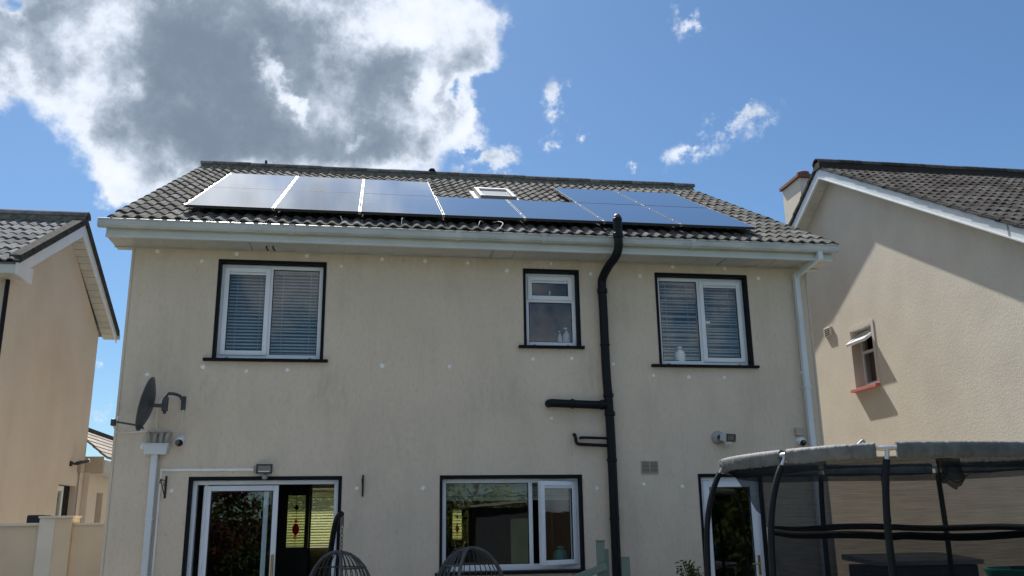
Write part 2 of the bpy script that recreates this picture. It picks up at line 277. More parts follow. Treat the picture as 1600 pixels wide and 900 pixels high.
def netmat(name, open_=.62, colour=(.012, .015, .018)):
    m = bpy.data.materials.new(name); m.use_nodes = True; t = m.node_tree; t.nodes.clear()
    tcn = t.nodes.new('ShaderNodeTexCoord'); n = t.nodes.new('ShaderNodeTexNoise'); mp = t.nodes.new('ShaderNodeMapping')
    t.links.new(tcn.outputs['Object'], mp.inputs[0]); mp.inputs['Scale'].default_value = (2, 2, 55); t.links.new(mp.outputs[0], n.inputs['Vector']); n.inputs['Scale'].default_value = 2; n.inputs['Detail'].default_value = 3
    mr = t.nodes.new('ShaderNodeMapRange'); t.links.new(n.outputs['Fac'], mr.inputs[0]); mr.inputs[1].default_value = .3; mr.inputs[2].default_value = .7
    mr.inputs[3].default_value = 1-open_-.055; mr.inputs[4].default_value = 1-open_+.055
    tr = t.nodes.new('ShaderNodeBsdfTransparent'); d = t.nodes.new('ShaderNodeBsdfDiffuse'); d.inputs[0].default_value = colour+(1,)
    mx = t.nodes.new('ShaderNodeMixShader'); o = t.nodes.new('ShaderNodeOutputMaterial')
    t.links.new(mr.outputs[0], mx.inputs[0]); t.links.new(tr.outputs[0], mx.inputs[1]); t.links.new(d.outputs[0], mx.inputs[2]); t.links.new(mx.outputs[0], o.inputs[0]); return m
NET = netmat('safety_net_mesh', .47); NETLOW = netmat('safety_net_double_mesh', .33); FLAP = netmat('torn_fabric', .38, (.03, .033, .04))
def panelmat():
    m, t, b, out = mat('solar_cells', (.010, .013, .022), (.007, .009, .016), rough=.10, scale=3)
    tcn = t.nodes.new('ShaderNodeTexCoord'); br = t.nodes.new('ShaderNodeTexBrick'); t.links.new(tcn.outputs['UV'], br.inputs['Vector'])
    b.inputs['IOR'].default_value = 1.55; b.inputs['Coat Weight'].default_value = 1; b.inputs['Coat Roughness'].default_value = .06; b.inputs['Coat IOR'].default_value = 1.6
    t.nodes.remove(br)
    n = t.nodes.new('ShaderNodeTexNoise'); n.inputs['Scale'].default_value = 1.6; t.links.new(tcn.outputs['Object'], n.inputs['Vector'])
    bp = t.nodes.new('ShaderNodeBump'); bp.inputs['Strength'].default_value = .12; bp.inputs['Distance'].default_value = .01; t.links.new(n.outputs['Fac'], bp.inputs['Height'])
    t.links.new(bp.outputs[0], b.inputs['Coat Normal'])
    return m
CELLS = panelmat()

# ------------------------------------------------------------------ mesh helpers
class MB:
    def __init__(s): s.v = []; s.f = []
    def face(s, *pts):
        i = len(s.v); s.v += [tuple(p) for p in pts]; s.f.append(tuple(range(i, i+len(pts)))); return s
    def hexa(s, p):                     # 8 points: bottom ring 0-3, top ring 4-7 (counter-clockwise from above)
        i = len(s.v); s.v += [tuple(q) for q in p]
        s.f += [(i+3, i+2, i+1, i), (i+4, i+5, i+6, i+7)] + [(i+k, i+(k+1) % 4, i+4+(k+1) % 4, i+4+k) for k in range(4)]; return s
    def box(s, x0, x1, y0, y1, z0, z1):
        return s.hexa([(x0, y0, z0), (x1, y0, z0), (x1, y1, z0), (x0, y1, z0), (x0, y0, z1), (x1, y0, z1), (x1, y1, z1), (x0, y1, z1)])
    def beam(s, a, b, wd, th, upv=(0, 0, 1)):   # square bar from a to b
        a, b = Vector(a), Vector(b); d = (b-a).normalized(); u = Vector(upv); r = d.cross(u).normalized(); u = r.cross(d)
        r = r*wd/2; u = u*th/2
        return s.hexa([a-r-u, a+r-u, b+r-u, b-r-u, a-r+u, a+r+u, b+r+u, b-r+u])
    def tube(s, pts, rad, n=10, cap=True, closed=False):
        pts = [Vector(p) for p in pts]; k = len(pts); base = len(s.v); prev = None
        for i, p in enumerate(pts):
            if closed: d = (pts[(i+1) % k]-pts[i-1]).normalized()
            else: d = (pts[min(i+1, k-1)]-pts[max(i-1, 0)]).normalized()
            if prev is None:
                a = d.orthogonal().normalized() if abs(d.z) > .9 else d.cross(Vector((0, 0, 1))).normalized()
            else: a = (prev-d*prev.dot(d)).normalized()
            prev = a; b = d.cross(a); r = rad[i] if isinstance(rad, (list, tuple)) else rad
            for j in range(n):
                t = 2*math.pi*j/n; s.v.append(tuple(p+a*math.cos(t)*r+b*math.sin(t)*r))
        for i in range(k if closed else k-1):
            for j in range(n):
                q = base+i*n; q2 = base+((i+1) % k)*n
                s.f.append((q+j, q+(j+1) % n, q2+(j+1) % n, q2+j))
        if cap and not closed:
            s.f.append(tuple(base+j for j in reversed(range(n)))); s.f.append(tuple(base+(k-1)*n+j for j in range(n)))
        return s
    def lathe(s, org, axis, prof, n=20):
        org = Vector(org); ax = Vector(axis).normalized(); a = ax.orthogonal().normalized(); b = ax.cross(a); base = len(s.v)
        for r, h in prof:
            for j in range(n):
                t = 2*math.pi*j/n; s.v.append(tuple(org+ax*h+(a*math.cos(t)+b*math.sin(t))*max(r, 1e-4)))
        for i in range(len(prof)-1):
            for j in range(n):
                q = base+i*n; s.f.append((q+j, q+(j+1) % n, q+n+(j+1) % n, q+n+j))
        return s
    def prism(s, prof, x0, x1):         # profile in (y, z), extruded along x
        n = len(prof); b = len(s.v)
        s.v += [(x0, y, z) for y, z in prof] + [(x1, y, z) for y, z in prof]
        s.f += [(b+i, b+(i+1) % n, b+n+(i+1) % n, b+n+i) for i in range(n)] + [tuple(b+i for i in reversed(range(n))), tuple(b+n+i for i in range(n))]
        return s
    def build(s, name, m, parent=None, smooth=False, bevel=0, fix=True):
        me = bpy.data.meshes.new(name); me.from_pydata(s.v, [], s.f); me.materials.append(m)
        if fix:
            bm = bmesh.new(); bm.from_mesh(me); bmesh.ops.recalc_face_normals(bm, faces=bm.faces); bm.to_mesh(me); bm.free()
        if smooth:
            for p in me.polygons: p.use_smooth = True
            if smooth is not True: me.set_sharp_from_angle(angle=R(smooth))
        o = bpy.data.objects.new(name, me); C.objects.link(o)
        if parent is not None:
            adopt(o, parent)
        if bevel:
            b = o.modifiers.new('bevel', 'BEVEL'); b.width = bevel; b.segments = 2; b.limit_method = 'ANGLE'
        return o
def tag(o, label=None, cat=None, group=None, kind=None):
    for k, v in (('label', label), ('category', cat), ('group', group), ('kind', kind)):
        if v: o[k] = v
    return o
def adopt(o, p):
    o.parent = p
    if p.get('at'): o.matrix_parent_inverse = Matrix.Translation(-p.location)
    return o
def thing(name, label, cat, group=None, loc=(0, 0, 0)):
    o = bpy.data.objects.new(name, None); C.objects.link(o); o.empty_display_size = .1
    o.location = loc; o['at'] = 1
    return tag(o, label, cat, group)
def curve(pts, k=8):                    # Catmull-Rom through the points
    P = [Vector(p) for p in pts]; P = [P[0]*2-P[1]]+P+[P[-1]*2-P[-2]]; out = []
    for i in range(1, len(P)-2):
        for j in range(k):
            t = j/k; a, b, c, d = P[i-1:i+3]
            out.append(.5*((2*b)+(-a+c)*t+(2*a-5*b+4*c-d)*t*t+(-a+3*b-3*c+d)*t**3))
    return out+[P[-2]]
def wall_with_holes(mb, x0, x1, z0, z1, holes, y0, y1, place=lambda x, y, z: (x, y, z)):
    xs = sorted({x0, x1}|{h[0] for h in holes}|{h[1] for h in holes}); zs = sorted({z0, z1}|{h[2] for h in holes}|{h[3] for h in holes})
    for a, b in zip(xs, xs[1:]):
        for c, d in zip(zs, zs[1:]):
            if any(h[0] <= a and b <= h[1] and h[2] <= c and d <= h[3] for h in holes): continue
            mb.face(place(a, y0, c), place(b, y0, c), place(b, y0, d), place(a, y0, d))
            mb.face(place(a, y1, c), place(a, y1, d), place(b, y1, d), place(b, y1, c))
    for h in holes:
        a, b, c, d = h
        mb.face(place(a, y0, c), place(a, y0, d), place(a, y1, d), place(a, y1, c)); mb.face(place(b, y0, c), place(b, y1, c), place(b, y1, d), place(b, y0, d))
        mb.face(place(a, y0, d), place(b, y0, d), place(b, y1, d), place(a, y1, d)); mb.face(place(a, y0, c), place(a, y1, c), place(b, y1, c), place(b, y0, c))
    for q in ((x0, x0), (x1, x1)):
        mb.face(place(q[0], y0, z0), place(q[0], y1, z0), place(q[0], y1, z1), place(q[0], y0, z1))
    mb.face(place(x0, y0, z1), place(x1, y0, z1), place(x1, y1, z1), place(x0, y1, z1))
    return mb

# ------------------------------------------------------------------ ground
g = MB(); g.face((-400, -400, 0), (400, -400, 0), (400, 400, 0), (-400, 400, 0)); tag(g.build('lawn', GRASS, fix=False), kind='structure')
g = MB(); g.face((-60, 15.5, .008), (60, 15.5, .008), (60, 21.5, .008), (-60, 21.5, .008)); tag(g.build('road', ROAD, fix=False), kind='structure')
g = MB(); g.face((-1.8, -6.0, .004), (11, -6.0, .004), (11, 12, .004), (-1.8, 12, .004)); pat = tag(g.build('patio', PATIO, fix=False), kind='structure')
slab = None
for i in range(22):
    for j in range(9):
        if slab is None:
            slab = MB().box(0, .555, 0, .555, .006, .03).build('paving_slab', PATIO, pat)
            o = slab
        else:
            o = slab.copy(); C.objects.link(o); o.parent = pat
        o.location = (-1.7+i*.57, -5.9+j*.57, random.uniform(0, .004))

# ------------------------------------------------------------------ roof tiles
def tile_mesh(name, wdt, length, m, amp=.030, th=.019, n=12, lift=.023):
    """a double-roman tile: local x across, y up the slope, z out of the slope"""
    mb = MB(); rows = []
    for y, zo in ((0, lift), (length, 0)):
        r = []
        for i in range(n+1):
            u = i/n; c = (u*2) % 1; h = amp*max(0, math.sin(math.pi*min(1, c/.72)))**.8 if c <= .72 else 0
            if i == n: h = 0
            r.append((u*wdt, y, zo+h))
        rows.append(r)
    for i in range(n):
        mb.face(rows[0][i], rows[0][i+1], rows[1][i+1], rows[1][i])
        a, b = rows[0][i], rows[0][i+1]
        mb.face((a[0], a[1], a[2]-th), (b[0], b[1], b[2]-th), b, a)
    for k in (0, n):
        a, b = rows[0][k], rows[1][k]; mb.face((a[0], a[1], a[2]-th), (b[0], b[1], b[2]-th), b, a)
    me = bpy.data.meshes.new(name); me.from_pydata(mb.v, [], mb.f); me.materials.append(m)
    bm = bmesh.new(); bm.from_mesh(me); bmesh.ops.remove_doubles(bm, verts=bm.verts, dist=1e-5); bmesh.ops.recalc_face_normals(bm, faces=bm.faces)
    if sum(f.normal.z for f in bm.faces) < 0: bmesh.ops.reverse_faces(bm, faces=bm.faces)
    bm.to_mesh(me); bm.free()
    for p in me.polygons: p.use_smooth = True
    me.set_sharp_from_angle(angle=R(38)); return me
def lay_tiles(parent, x0, x1, y0, z0, slope, run, wdt, gauge, m, score, limit=300, skip=None):
    """tiles on the slope that starts at (y0, z0) and rises towards +y; those that show largest are parts, the rest one 'stuff' part"""
    c, s = 1/math.hypot(1, slope), slope/math.hypot(1, slope)
    rot = Matrix(((1, 0, 0), (0, c, -s), (0, s, c))).to_4x4()
    nx = round((x1-x0)/wdt); wd = (x1-x0)/nx; total = run/c; nyt = math.ceil(total/gauge)
    me = tile_mesh('roof_tile', wd, gauge+.075, m); me2 = tile_mesh('roof_tile_short', wd, max(.12, total-(nyt-1)*gauge), m)
    cells = []
    for j in range(nyt):
        for i in range(nx):
            sl = j*gauge; p = Vector((x0+i*wd, y0+sl*c, z0+sl*s))
            if skip and skip(p.x+wd/2, sl+gauge/2, wd, gauge) == 'none': continue
            hid = bool(skip and skip(p.x+wd/2, sl+gauge/2, wd, gauge))
            cells.append((hid, score(p), i, j, p))
    cells.sort(key=lambda q: (q[0], q[1])); vis = [q for q in cells if not q[0]]
    parts = vis[:limit]; rest = vis[limit:]+[q for q in cells if q[0]]
    def mw(p, j): 
        q = rot.copy(); q.translation = p+Vector((random.uniform(-.002, .002), random.uniform(-.006, .006), random.uniform(-.003, .004)))
        return q @ Matrix.Rotation(random.uniform(-.008, .008), 4, 'Z') @ Matrix.Rotation(random.uniform(-.006, .006), 4, 'X')
    for hid, sc, i, j, p in parts:
        o = bpy.data.objects.new('roof_tile', me2 if j == nyt-1 else me); C.objects.link(o); adopt(o, parent); o.matrix_basis = mw(p, j)
    if rest:
        v, f = [], []
        for hid, sc, i, j, p in rest:
            src = me2 if j == nyt-1 else me; q = mw(p, j); b = len(v)
            v += [tuple(q @ x.co) for x in src.vertices]; f += [tuple(b+k for k in pl.vertices) for pl in src.polygons]
        mm = MB(); mm.v, mm.f = v, f; o = mm.build('roof_tile', m, parent, fix=False, smooth=38); o['kind'] = 'stuff'
def visible(p):                          # distance from the camera, used only to choose which tiles are parts
    return (Vector(p)-cam.matrix_world.translation).length
def ridge(parent, x0, x1, y, z, m, r=.125, seg=.43, mm=None):
    n = round((x1-x0)/seg); s = (x1-x0)/n; mb = MB(); prof = []
    for k in range(8):
        a = math.pi*(k/7); prof.append((-math.cos(a)*r, math.sin(a)*r*.85))
    inner = [(py*.86, pz*.82-.004) for py, pz in reversed(prof)]
    mb.prism(prof+inner, 0, s+.02); me = None
    for i in range(n):
        if me is None:
            o = mb.build('ridge_tile', m, parent, smooth=40); me = o.data
        else:
            o = bpy.data.objects.new('ridge_tile', me); C.objects.link(o); adopt(o, parent)
        o.location = (x0+i*s, y+random.uniform(-.004, .004), z-.055+random.uniform(-.004, .004)); o.rotation_euler = (0, random.uniform(-.012, .012), 0)
        o.scale = (1, 1, 1+.03*(i % 2))
    b = MB().box(x0+.01, x1-.01, y-r*.9, y+r*.9, z-.16, z-.045); b.build('ridge_bedding', mm or MORTAR, parent)

# ------------------------------------------------------------------ window builder
def frame_ring(mb, x0, x1, z0, z1, wd, y0, y1, wb=None):
    wb = wb or wd
    mb.box(x0, x0+wd, y0, y1, z0, z1); mb.box(x1-wd, x1, y0, y1, z0, z1)
    mb.box(x0+wd, x1-wd, y0, y1, z1-wd, z1); mb.box(x0+wd, x1-wd, y0, y1, z0, z0+wb)
    return mb
def pane(name, x0, x1, z0, z1, y, parent, m=None):
    return MB().box(x0, x1, y, y+.02, z0, z1).build(name, m or GLASS, parent)
def gasket(parent, x0, x1, z0, z1, y):
    mb = MB(); frame_ring(mb, x0-.001, x1+.001, z0-.001, z1+.001, .009, y-.004, y+.012); mb.build('gasket', GASKET, parent)
def black_surround(parent, x0, x1, z0, z1, hole, sill=True, top=.03, side=.028, depth=.10, bottom=False):
    """painted plaster band on the wall face with the painted reveal behind it"""
    a, b, c, d = hole; mb = MB()
    mb.box(x0, a, -.008, .0, z0, z1); mb.box(b, x1, -.008, .0, z0, z1); mb.box(a, b, -.008, .0, d, z1)
    mb.box(a, a+.004, -.008, depth, c, d-.004); mb.box(b-.004, b, -.008, depth, c, d-.004); mb.box(a, b, -.008, depth, d-.004, d)
    if bottom: mb.box(a, b, -.008, depth, c, c+.004)
    mb.build('painted_surround', BLACK, parent)

house = thing('detached_house', 'central grey-beige house with black-edged windows and a black soil pipe on its back wall', 'house', loc=(4.42, 0, 0))
WID = 8.84; DEP = 9.30; EZ = 4.88; RY = 4.65; m_ = .54
y_e, z_e = -.45, 5.085                       # foot of the tiled slope
HOLES = [(1.06, 2.31, 3.50, 4.72), (4.89, 5.575, 3.72, 4.72), (6.68, 7.92, 3.50, 4.72), (.91, 2.59, .0, 2.07), (3.82, 5.53, .97, 2.07), (7.10, 7.90, .0, 2.07)]
mb = MB(); wall_with_holes(mb, 0, WID, 0, EZ+.12, HOLES, 0, .30)
mb.build('wall', WALL, house, fix=False)
# side walls with gables, front wall
mb = MB()
for x in (0.001, WID-.301):
    mb = MB(); mb.hexa([(x, .302, 0), (x+.3, .302, 0), (x+.3, DEP-.3, 0), (x, DEP-.3, 0), (x, .302, EZ+.1), (x+.3, .302, EZ+.1), (x+.3, DEP-.3, EZ+.1), (x, DEP-.3, EZ+.1)])
    mb.v += [(x, .0, EZ+.122), (x, DEP, EZ+.122), (x, RY, EZ+.122+m_*RY), (x+.3, .0, EZ+.122), (x+.3, DEP, EZ+.122), (x+.3, RY, EZ+.122+m_*RY)]
    q = len(mb.v)-6; mb.f += [(q, q+1, q+2), (q+3, q+5, q+4), (q, q+3, q+4, q+1), (q+1, q+4, q+5, q+2), (q+2, q+5, q+3, q)]
    mb.build('side_wall', WALL, house)
mb = MB(); FH = [(.6, 2.9, 1.12, 2.34), (3.6, 5.4, .9, 2.3), (6.3, 8.2, .9, 2.2)]
wall_with_holes(mb, 0, WID, 0, EZ+.12, FH, DEP-.298, DEP); mb.build('front_wall', WALL, house, fix=False)
# inner floors and partitions
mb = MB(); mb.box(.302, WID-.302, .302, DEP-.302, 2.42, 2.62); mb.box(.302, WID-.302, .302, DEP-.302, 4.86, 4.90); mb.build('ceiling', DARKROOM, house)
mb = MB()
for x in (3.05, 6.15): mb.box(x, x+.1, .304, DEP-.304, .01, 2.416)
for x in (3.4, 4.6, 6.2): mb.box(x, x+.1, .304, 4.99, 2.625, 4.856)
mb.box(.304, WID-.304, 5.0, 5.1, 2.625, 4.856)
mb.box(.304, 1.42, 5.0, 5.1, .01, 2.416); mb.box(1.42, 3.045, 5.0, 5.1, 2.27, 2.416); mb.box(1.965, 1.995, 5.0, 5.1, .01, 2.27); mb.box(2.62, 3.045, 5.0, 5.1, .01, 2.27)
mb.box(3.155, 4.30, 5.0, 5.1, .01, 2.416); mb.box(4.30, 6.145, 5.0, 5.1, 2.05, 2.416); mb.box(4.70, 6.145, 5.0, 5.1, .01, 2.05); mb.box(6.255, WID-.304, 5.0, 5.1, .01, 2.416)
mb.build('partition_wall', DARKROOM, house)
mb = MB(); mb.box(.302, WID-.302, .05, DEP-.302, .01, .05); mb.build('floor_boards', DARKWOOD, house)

# corner beads
mb = MB(); mb.box(.028, .036, -.004, .0, 0, 4.875); mb.build('corner_bead', CREAMP, house)
mb = MB(); mb.box(WID-.036, WID-.028, -.004, .0, 0, 4.875); mb.build('corner_bead', CREAMP, house)

# roof deck, tiles, ridge
ovl, ovr = -.20, 9.11
mb = MB()
mb.hexa([(ovl+.02, y_e+.03, z_e-.03), (ovr-.02, y_e+.03, z_e-.03), (ovr-.02, RY, z_e+m_*(RY-y_e)-.05), (ovl+.02, RY, z_e+m_*(RY-y_e)-.05),
         (ovl+.02, y_e+.03, z_e), (ovr-.02, y_e+.03, z_e), (ovr-.02, RY, z_e+m_*(RY-y_e)-.01), (ovl+.02, RY, z_e+m_*(RY-y_e)-.01)])
zr = z_e+m_*(RY-y_e)
mb.hexa([(ovl, RY, zr-.05), (ovr, RY, zr-.05), (ovr, DEP+.45, z_e-.03), (ovl, DEP+.45, z_e-.03), (ovl, RY, zr+.03), (ovr, RY, zr+.03), (ovr, DEP+.45, z_e+.06), (ovl, DEP+.45, z_e+.06)])
mb.build('roof', TILE2, house)
PX = [.60+i*1.068 for i in range(8)]; S0, S1, S2 = .385, 2.175, 3.965     # panel columns and rows (distance up the slope)
def under(x, s, wd, g):
    row1 = S0+.30 < s < S1-.1 and PX[0]+.25 < x < PX[7]-.25
    row2 = S1-.1 <= s < S2-.25 and (PX[0]+.25 < x < PX[3]-.25 or PX[5]+.25 < x < PX[7]-.25)
    if 4.50 < x < 5.17 and 2.55 < s < 3.72: return 'none'
    return row1 or row2
lay_tiles(house, ovl, ovr, y_e, z_e, m_, RY-y_e, .30, .345, TILE, lambda p: p.z, 300, under)
ridge(house, ovl+.01, ovr, RY, zr+.10, TILE, r=.11, mm=MORTAR)
mb = MB(); mb.box(.92, .96, RY-.02, RY+.02, zr+.14, zr+.20); mb.build('ridge_clip', TILE2, house)
mb = MB(); mb.lathe((3.98, RY, zr+.155), (0, 0, 1), [(.0, .04), (.05, .035), (.07, .0)], 8); mb.build('ridge_clip', TILE2, house)

ef = MB()
for i in range(63):
    x = ovl+.053+i*.15
    if x > ovr-.03: break
    ef.lathe((x+random.uniform(-.006, .006), y_e+.035, z_e-.005), (0, -.3, 1), [(.052, -.02), (.050, .004), (.040, .024), (.022, .034), (0, .037)], 8)
ef.box(ovl+.02, ovr-.02, y_e+.02, y_e+.05, z_e-.04, z_e+.012)
ef = ef.build('eaves_filler', mat('eaves_mortar', (.30, .29, .26), (.18, .18, .16), rough=.95, scale=20, bump=.5)[0], house, smooth=60); ef['kind'] = 'stuff'
# eaves: fascia, gutter, soffit boards, boxed ends, bargeboards
fx0, fx1 = -.205, 9.01
fas = MB().box(fx0, fx1, -.415, -.395, EZ-.004, 5.08).build('fascia', FASCIA, house, bevel=.003)
MB().prism([(-.425, EZ-.012), (-.38, EZ-.012), (-.38, EZ-.002), (-.419, EZ-.002), (-.419, EZ+.02), (-.425, EZ+.02)], fx0, fx1).build('fascia_lip', FASCIA, house)
gx0, gx1 = -.285, 9.065
prof = [(-.418, 5.062), (-.418, 4.985), (-.435, 4.968), (-.485, 4.962), (-.508, 4.985), (-.512, 5.03), (-.500, 5.052), (-.512, 5.068), (-.506, 5.072), (-.492, 5.055), (-.503, 5.03), (-.500, 4.99), (-.482, 4.972), (-.436, 4.977), (-.424, 4.99), (-.424, 5.062)]
g_ = MB(); g_.prism(prof, gx0, gx1)
for x in (gx0, gx1-.006): g_.prism([(-.424, 5.06), (-.424, 4.99), (-.436, 4.977), (-.482, 4.972), (-.500, 4.99), (-.503, 5.03), (-.5, 5.06)], x, x+.006)
gut = g_.build('gutter', GUTTER, house)
for x in (1.9, 3.93, 5.02, 7.0):
    MB().prism([(-.412, 5.066), (-.412, 4.975), (-.432, 4.958), (-.49, 4.952), (-.516, 4.98), (-.520, 5.05), (-.516, 5.076), (-.506, 5.074), (-.510, 5.03), (-.5, 4.97), (-.43, 4.966), (-.418, 4.985), (-.418, 5.066)], x, x+.07).build('gutter_union', GUTTER, gut)
sb = None
nb = 30; sw = (fx1-fx0-.01)/nb
for i in range(nb):
    if sb is None:
        mb = MB(); mb.box(.002, sw/2-.003, 0, .395+.03, 0, .010); mb.box(sw/2-.003, sw/2+.003, 0, .42, .004, .008); mb.box(sw/2+.003, sw-.003, 0, .425, 0, .010); mb.box(sw-.003, sw, 0, .42, .004, .008)
        sb = mb.build('soffit_board', SOFFIT, house); o = sb
    else: o = sb.copy(); C.objects.link(o)
    o.location = (fx0+.005+i*sw, -.394, EZ-.004+random.uniform(0, .003))
for x in (1.42, 4.42, 7.52):
    MB().box(x, x+.02, -.392, -.004, EZ-.009, EZ-.0045).build('soffit_joint', GREYPL, house)
MB().box(fx0, fx1, -.018, -.0015, EZ-.018, EZ-.0045).build('soffit_trim', SOFFIT, house)
for x in (1.62, 1.70):
    MB().tube(curve([(x, -.22, EZ), (x, -.225, EZ-.03), (x+.02, -.19, EZ-.05)]), .010, 6).build('cable_hook', GASKET, house)
for sx, xa, xb in ((-1, fx0, 0), (1, WID, fx1)):           # boxed ends of the eaves and bargeboards
    xo = xa if sx < 0 else xb
    e = MB(); xx = (xo+.003, xo+.02) if sx < 0 else (xo-.02, xo-.003)
    e.prism([(-.394, EZ), (.14, EZ), (.14, EZ+.10), (-.394, 5.07)], *xx); e.build('box_end', FASCIA, house)
    MB().box(min(xa, xb)+.004, max(xa, xb)-.004, .032, .14, EZ-.003, EZ+.008).build('soffit_board', SOFFIT, house)
    MB().box(min(xa, xb)+.004, max(xa, xb)-.004, .128, .14, EZ+.009, EZ+.25).build('box_end', FASCIA, house)
    t_ = (1/math.hypot(1, m_))
    b = MB(); b.prism([(-.30, z_e+m_*.15-.21), (RY, zr-.21), (RY, zr+.02), (-.30, z_e+m_*.15+.02)], *((xo+.022, xo+.04) if sx < 0 else (xo-.04, xo-.022))); b.build('bargeboard', BARGE, house)

# ---- upper windows
def handle(parent, x, z, y, dx=.07, dz=0):
    mb = MB(); mb.box(x-.012, x+.012, y-.012, y, z-.03, z+.03); mb.box(min(x, x+dx)-.006, max(x, x+dx)+.006, y-.03, y-.014, z-.008+min(dz, 0), z+.008+max(dz, 0)); return mb.build('handle', UPVC, parent, bevel=.003)
def drain_caps(parent, xs, z, y):
    for x in xs: MB().box(x-.018, x+.018, y-.006, y, z-.006, z+.006).build('drain_cap', GREYPL, parent)
def sash(parent, x0, x1, z0, z1, y, wd=.058, vent=True, name='sash'):
    s = frame_ring(MB(), x0, x1, z0, z1, wd, y-.018, y+.05).build(name, UPVC, parent, bevel=.005)
    pane('pane', x0+wd, x1-wd, z0+wd, z1-wd, y+.012, s); gasket(s, x0+wd, x1-wd, z0+wd, z1-wd, y)
    if vent:
        v = MB(); v.box(x0+wd+.002, x1-wd-.002, y-.012, y+.010, z1-wd-.030, z1-wd-.003); v.box(x0+wd+.004, x1-wd-.004, y-.020, y-.013, z1-wd-.017, z1-wd-.011); v.build('trickle_vent', UPVC, s, bevel=.002)
    return s
def fixed(parent, x0, x1, z0, z1, y):
    pane('pane', x0, x1, z0, z1, y+.02, parent); gasket(parent, x0, x1, z0, z1, y+.012)
FY = .085
def window(name, hole, outer, mull, sash_left, sillx, sash_tilt=0):
    a, b, c, d = hole
    fr = MB(); frame_ring(fr, a+.005, b-.005, c+.012, d-.006, .050, FY, FY+.07, .062)
    fr.box(mull-.024, mull+.024, FY+.001, FY+.069, c+.07, d-.055)
    win = fr.build(name, UPVC, house, bevel=.005)
    black_surround(win, outer[0], outer[1], c-.005, outer[2], hole, depth=FY)
    s = MB(); s.hexa([(sillx[0], -.055, c-.028), (sillx[1], -.055, c-.028), (sillx[1], FY+.02, c-.030), (sillx[0], FY+.02, c-.030), (sillx[0], -.055, c+.004), (sillx[1], -.055, c+.004), (sillx[1], FY+.02, c+.014), (sillx[0], FY+.02, c+.014)])
    s.build('sill', BLACK, win, bevel=.004)
    l, r, bo, to = a+.043, b-.043, c+.063, d-.045
    if sash_left: sash(win, l, mull-.008, bo, to, FY); fixed(win, mull+.024, b-.055, c+.074, d-.056, FY)
    else: sash(win, mull+.008, r, bo, to, FY); fixed(win, a+.055, mull-.024, c+.074, d-.056, FY)
    drain_caps(win, (a+.13, b-.13), c+.036, FY)
    return win
w1 = window('window', HOLES[0], (1.03, 2.345, 4.755), 1.665, True, (.935, 2.405))
w3 = window('window', HOLES[2], (6.65, 7.955, 4.755), 7.285, False, (6.535, 8.01))
handle(w3, 7.365, 4.11, FY-.016+.05, .05, -.01)
# bathroom window: top-hung light above a fixed pane
a, b, c, d = HOLES[1]
fr = MB(); frame_ring(fr, a+.005, b-.005, c+.012, d-.006, .05, FY, FY+.07, .062); fr.box(a+.055, b-.055, FY+.001, FY+.069, 4.325, 4.37)
w2 = fr.build('window', UPVC, house, bevel=.005); black_surround(w2, 4.86, 5.61, c-.005, 4.755, HOLES[1], depth=FY)
s = MB(); s.box(4.785, 5.645, -.055, FY+.02, c-.028, c+.006); s.build('sill', BLACK, w2, bevel=.004)
sash(w2, a+.043, b-.043, 4.355, d-.045, FY); fixed(w2, a+.055, b-.055, c+.074, 4.325, FY); drain_caps(w2, (a+.12, b-.12), c+.036, FY); handle(w2, 5.235, 4.45, FY+.05, 0, .03)
MB().box(a-.3, b+.3, FY+.09, .42, c-.02, c+.01).build('inner_sill', SLAT, w2)

def slatmat():
    m = bpy.data.materials.new('translucent_slat'); m.use_nodes = True; t = m.node_tree; t.nodes.clear()
    d = t.nodes.new('ShaderNodeBsdfDiffuse'); d.inputs[0].default_value = (.84, .84, .68, 1); tr = t.nodes.new('ShaderNodeBsdfTranslucent'); tr.inputs[0].default_value = (.86, .85, .62, 1)
    mx = t.nodes.new('ShaderNodeMixShader'); mx.inputs[0].default_value = .45; o = t.nodes.new('ShaderNodeOutputMaterial')
    t.links.new(d.outputs[0], mx.inputs[1]); t.links.new(tr.outputs[0], mx.inputs[2]); t.links.new(mx.outputs[0], o.inputs[0]); return m
SLATY = slatmat()
# ---- blinds
def blind(x0, x1, z0, z1, y, label, m=SLAT, pitch=.0415, dep=.034, tilt=.80, group='venetian blinds behind the back windows'):
    t = thing('venetian_blind', label, 'blind', group, ((x0+x1)/2, y, z1))
    n = int((z1-z0)/pitch); me = None
    MB().box(x0, x1, y-.02, y+.02, z1-.03, z1).build('head_rail', m, t)
    for i in range(n):
        z = z1-.05-i*pitch
        if me is None:
            mb = MB(); h = dep/2; dz = math.sin(tilt)*h; dy = math.cos(tilt)*h; pr = []
            for k in range(5):
                u = k/2-1; pr.append((u*dy, u*dz+.003*(1-u*u)))
            mb.prism(pr+[(q[0], q[1]-.0014) for q in reversed(pr)], x0, x1); o = mb.build('slat', m, t); me = o.data
        else:
            o = bpy.data.objects.new('slat', me); C.objects.link(o); adopt(o, t)
        o.location = (0, y, z); o.rotation_euler = (0, random.uniform(-.002, .002), 0)
    MB().box(x0, x1, y-.012, y+.012, z0-.012, z0+.006).build('bottom_rail', m, t)
    for x in (x0+.12, x1-.12):
        MB().box(x-.002, x+.002, y-.019, y-.016, z0, z1).build('ladder_cord', m, t)
    return t
blind(1.13, 1.655, 3.60, 4.69, .20, 'white venetian blind behind the left sash of the left upstairs window')
blind(1.69, 2.27, 3.58, 4.69, .20, 'white venetian blind behind the wide fixed pane of the left upstairs window')
blind(6.73, 7.27, 3.62, 4.69, .20, 'white venetian blind behind the fixed pane of the right upstairs window, white jug below')
blind(7.30, 7.86, 3.60, 4.69, .20, 'white venetian blind behind the opening sash of the right upstairs window')

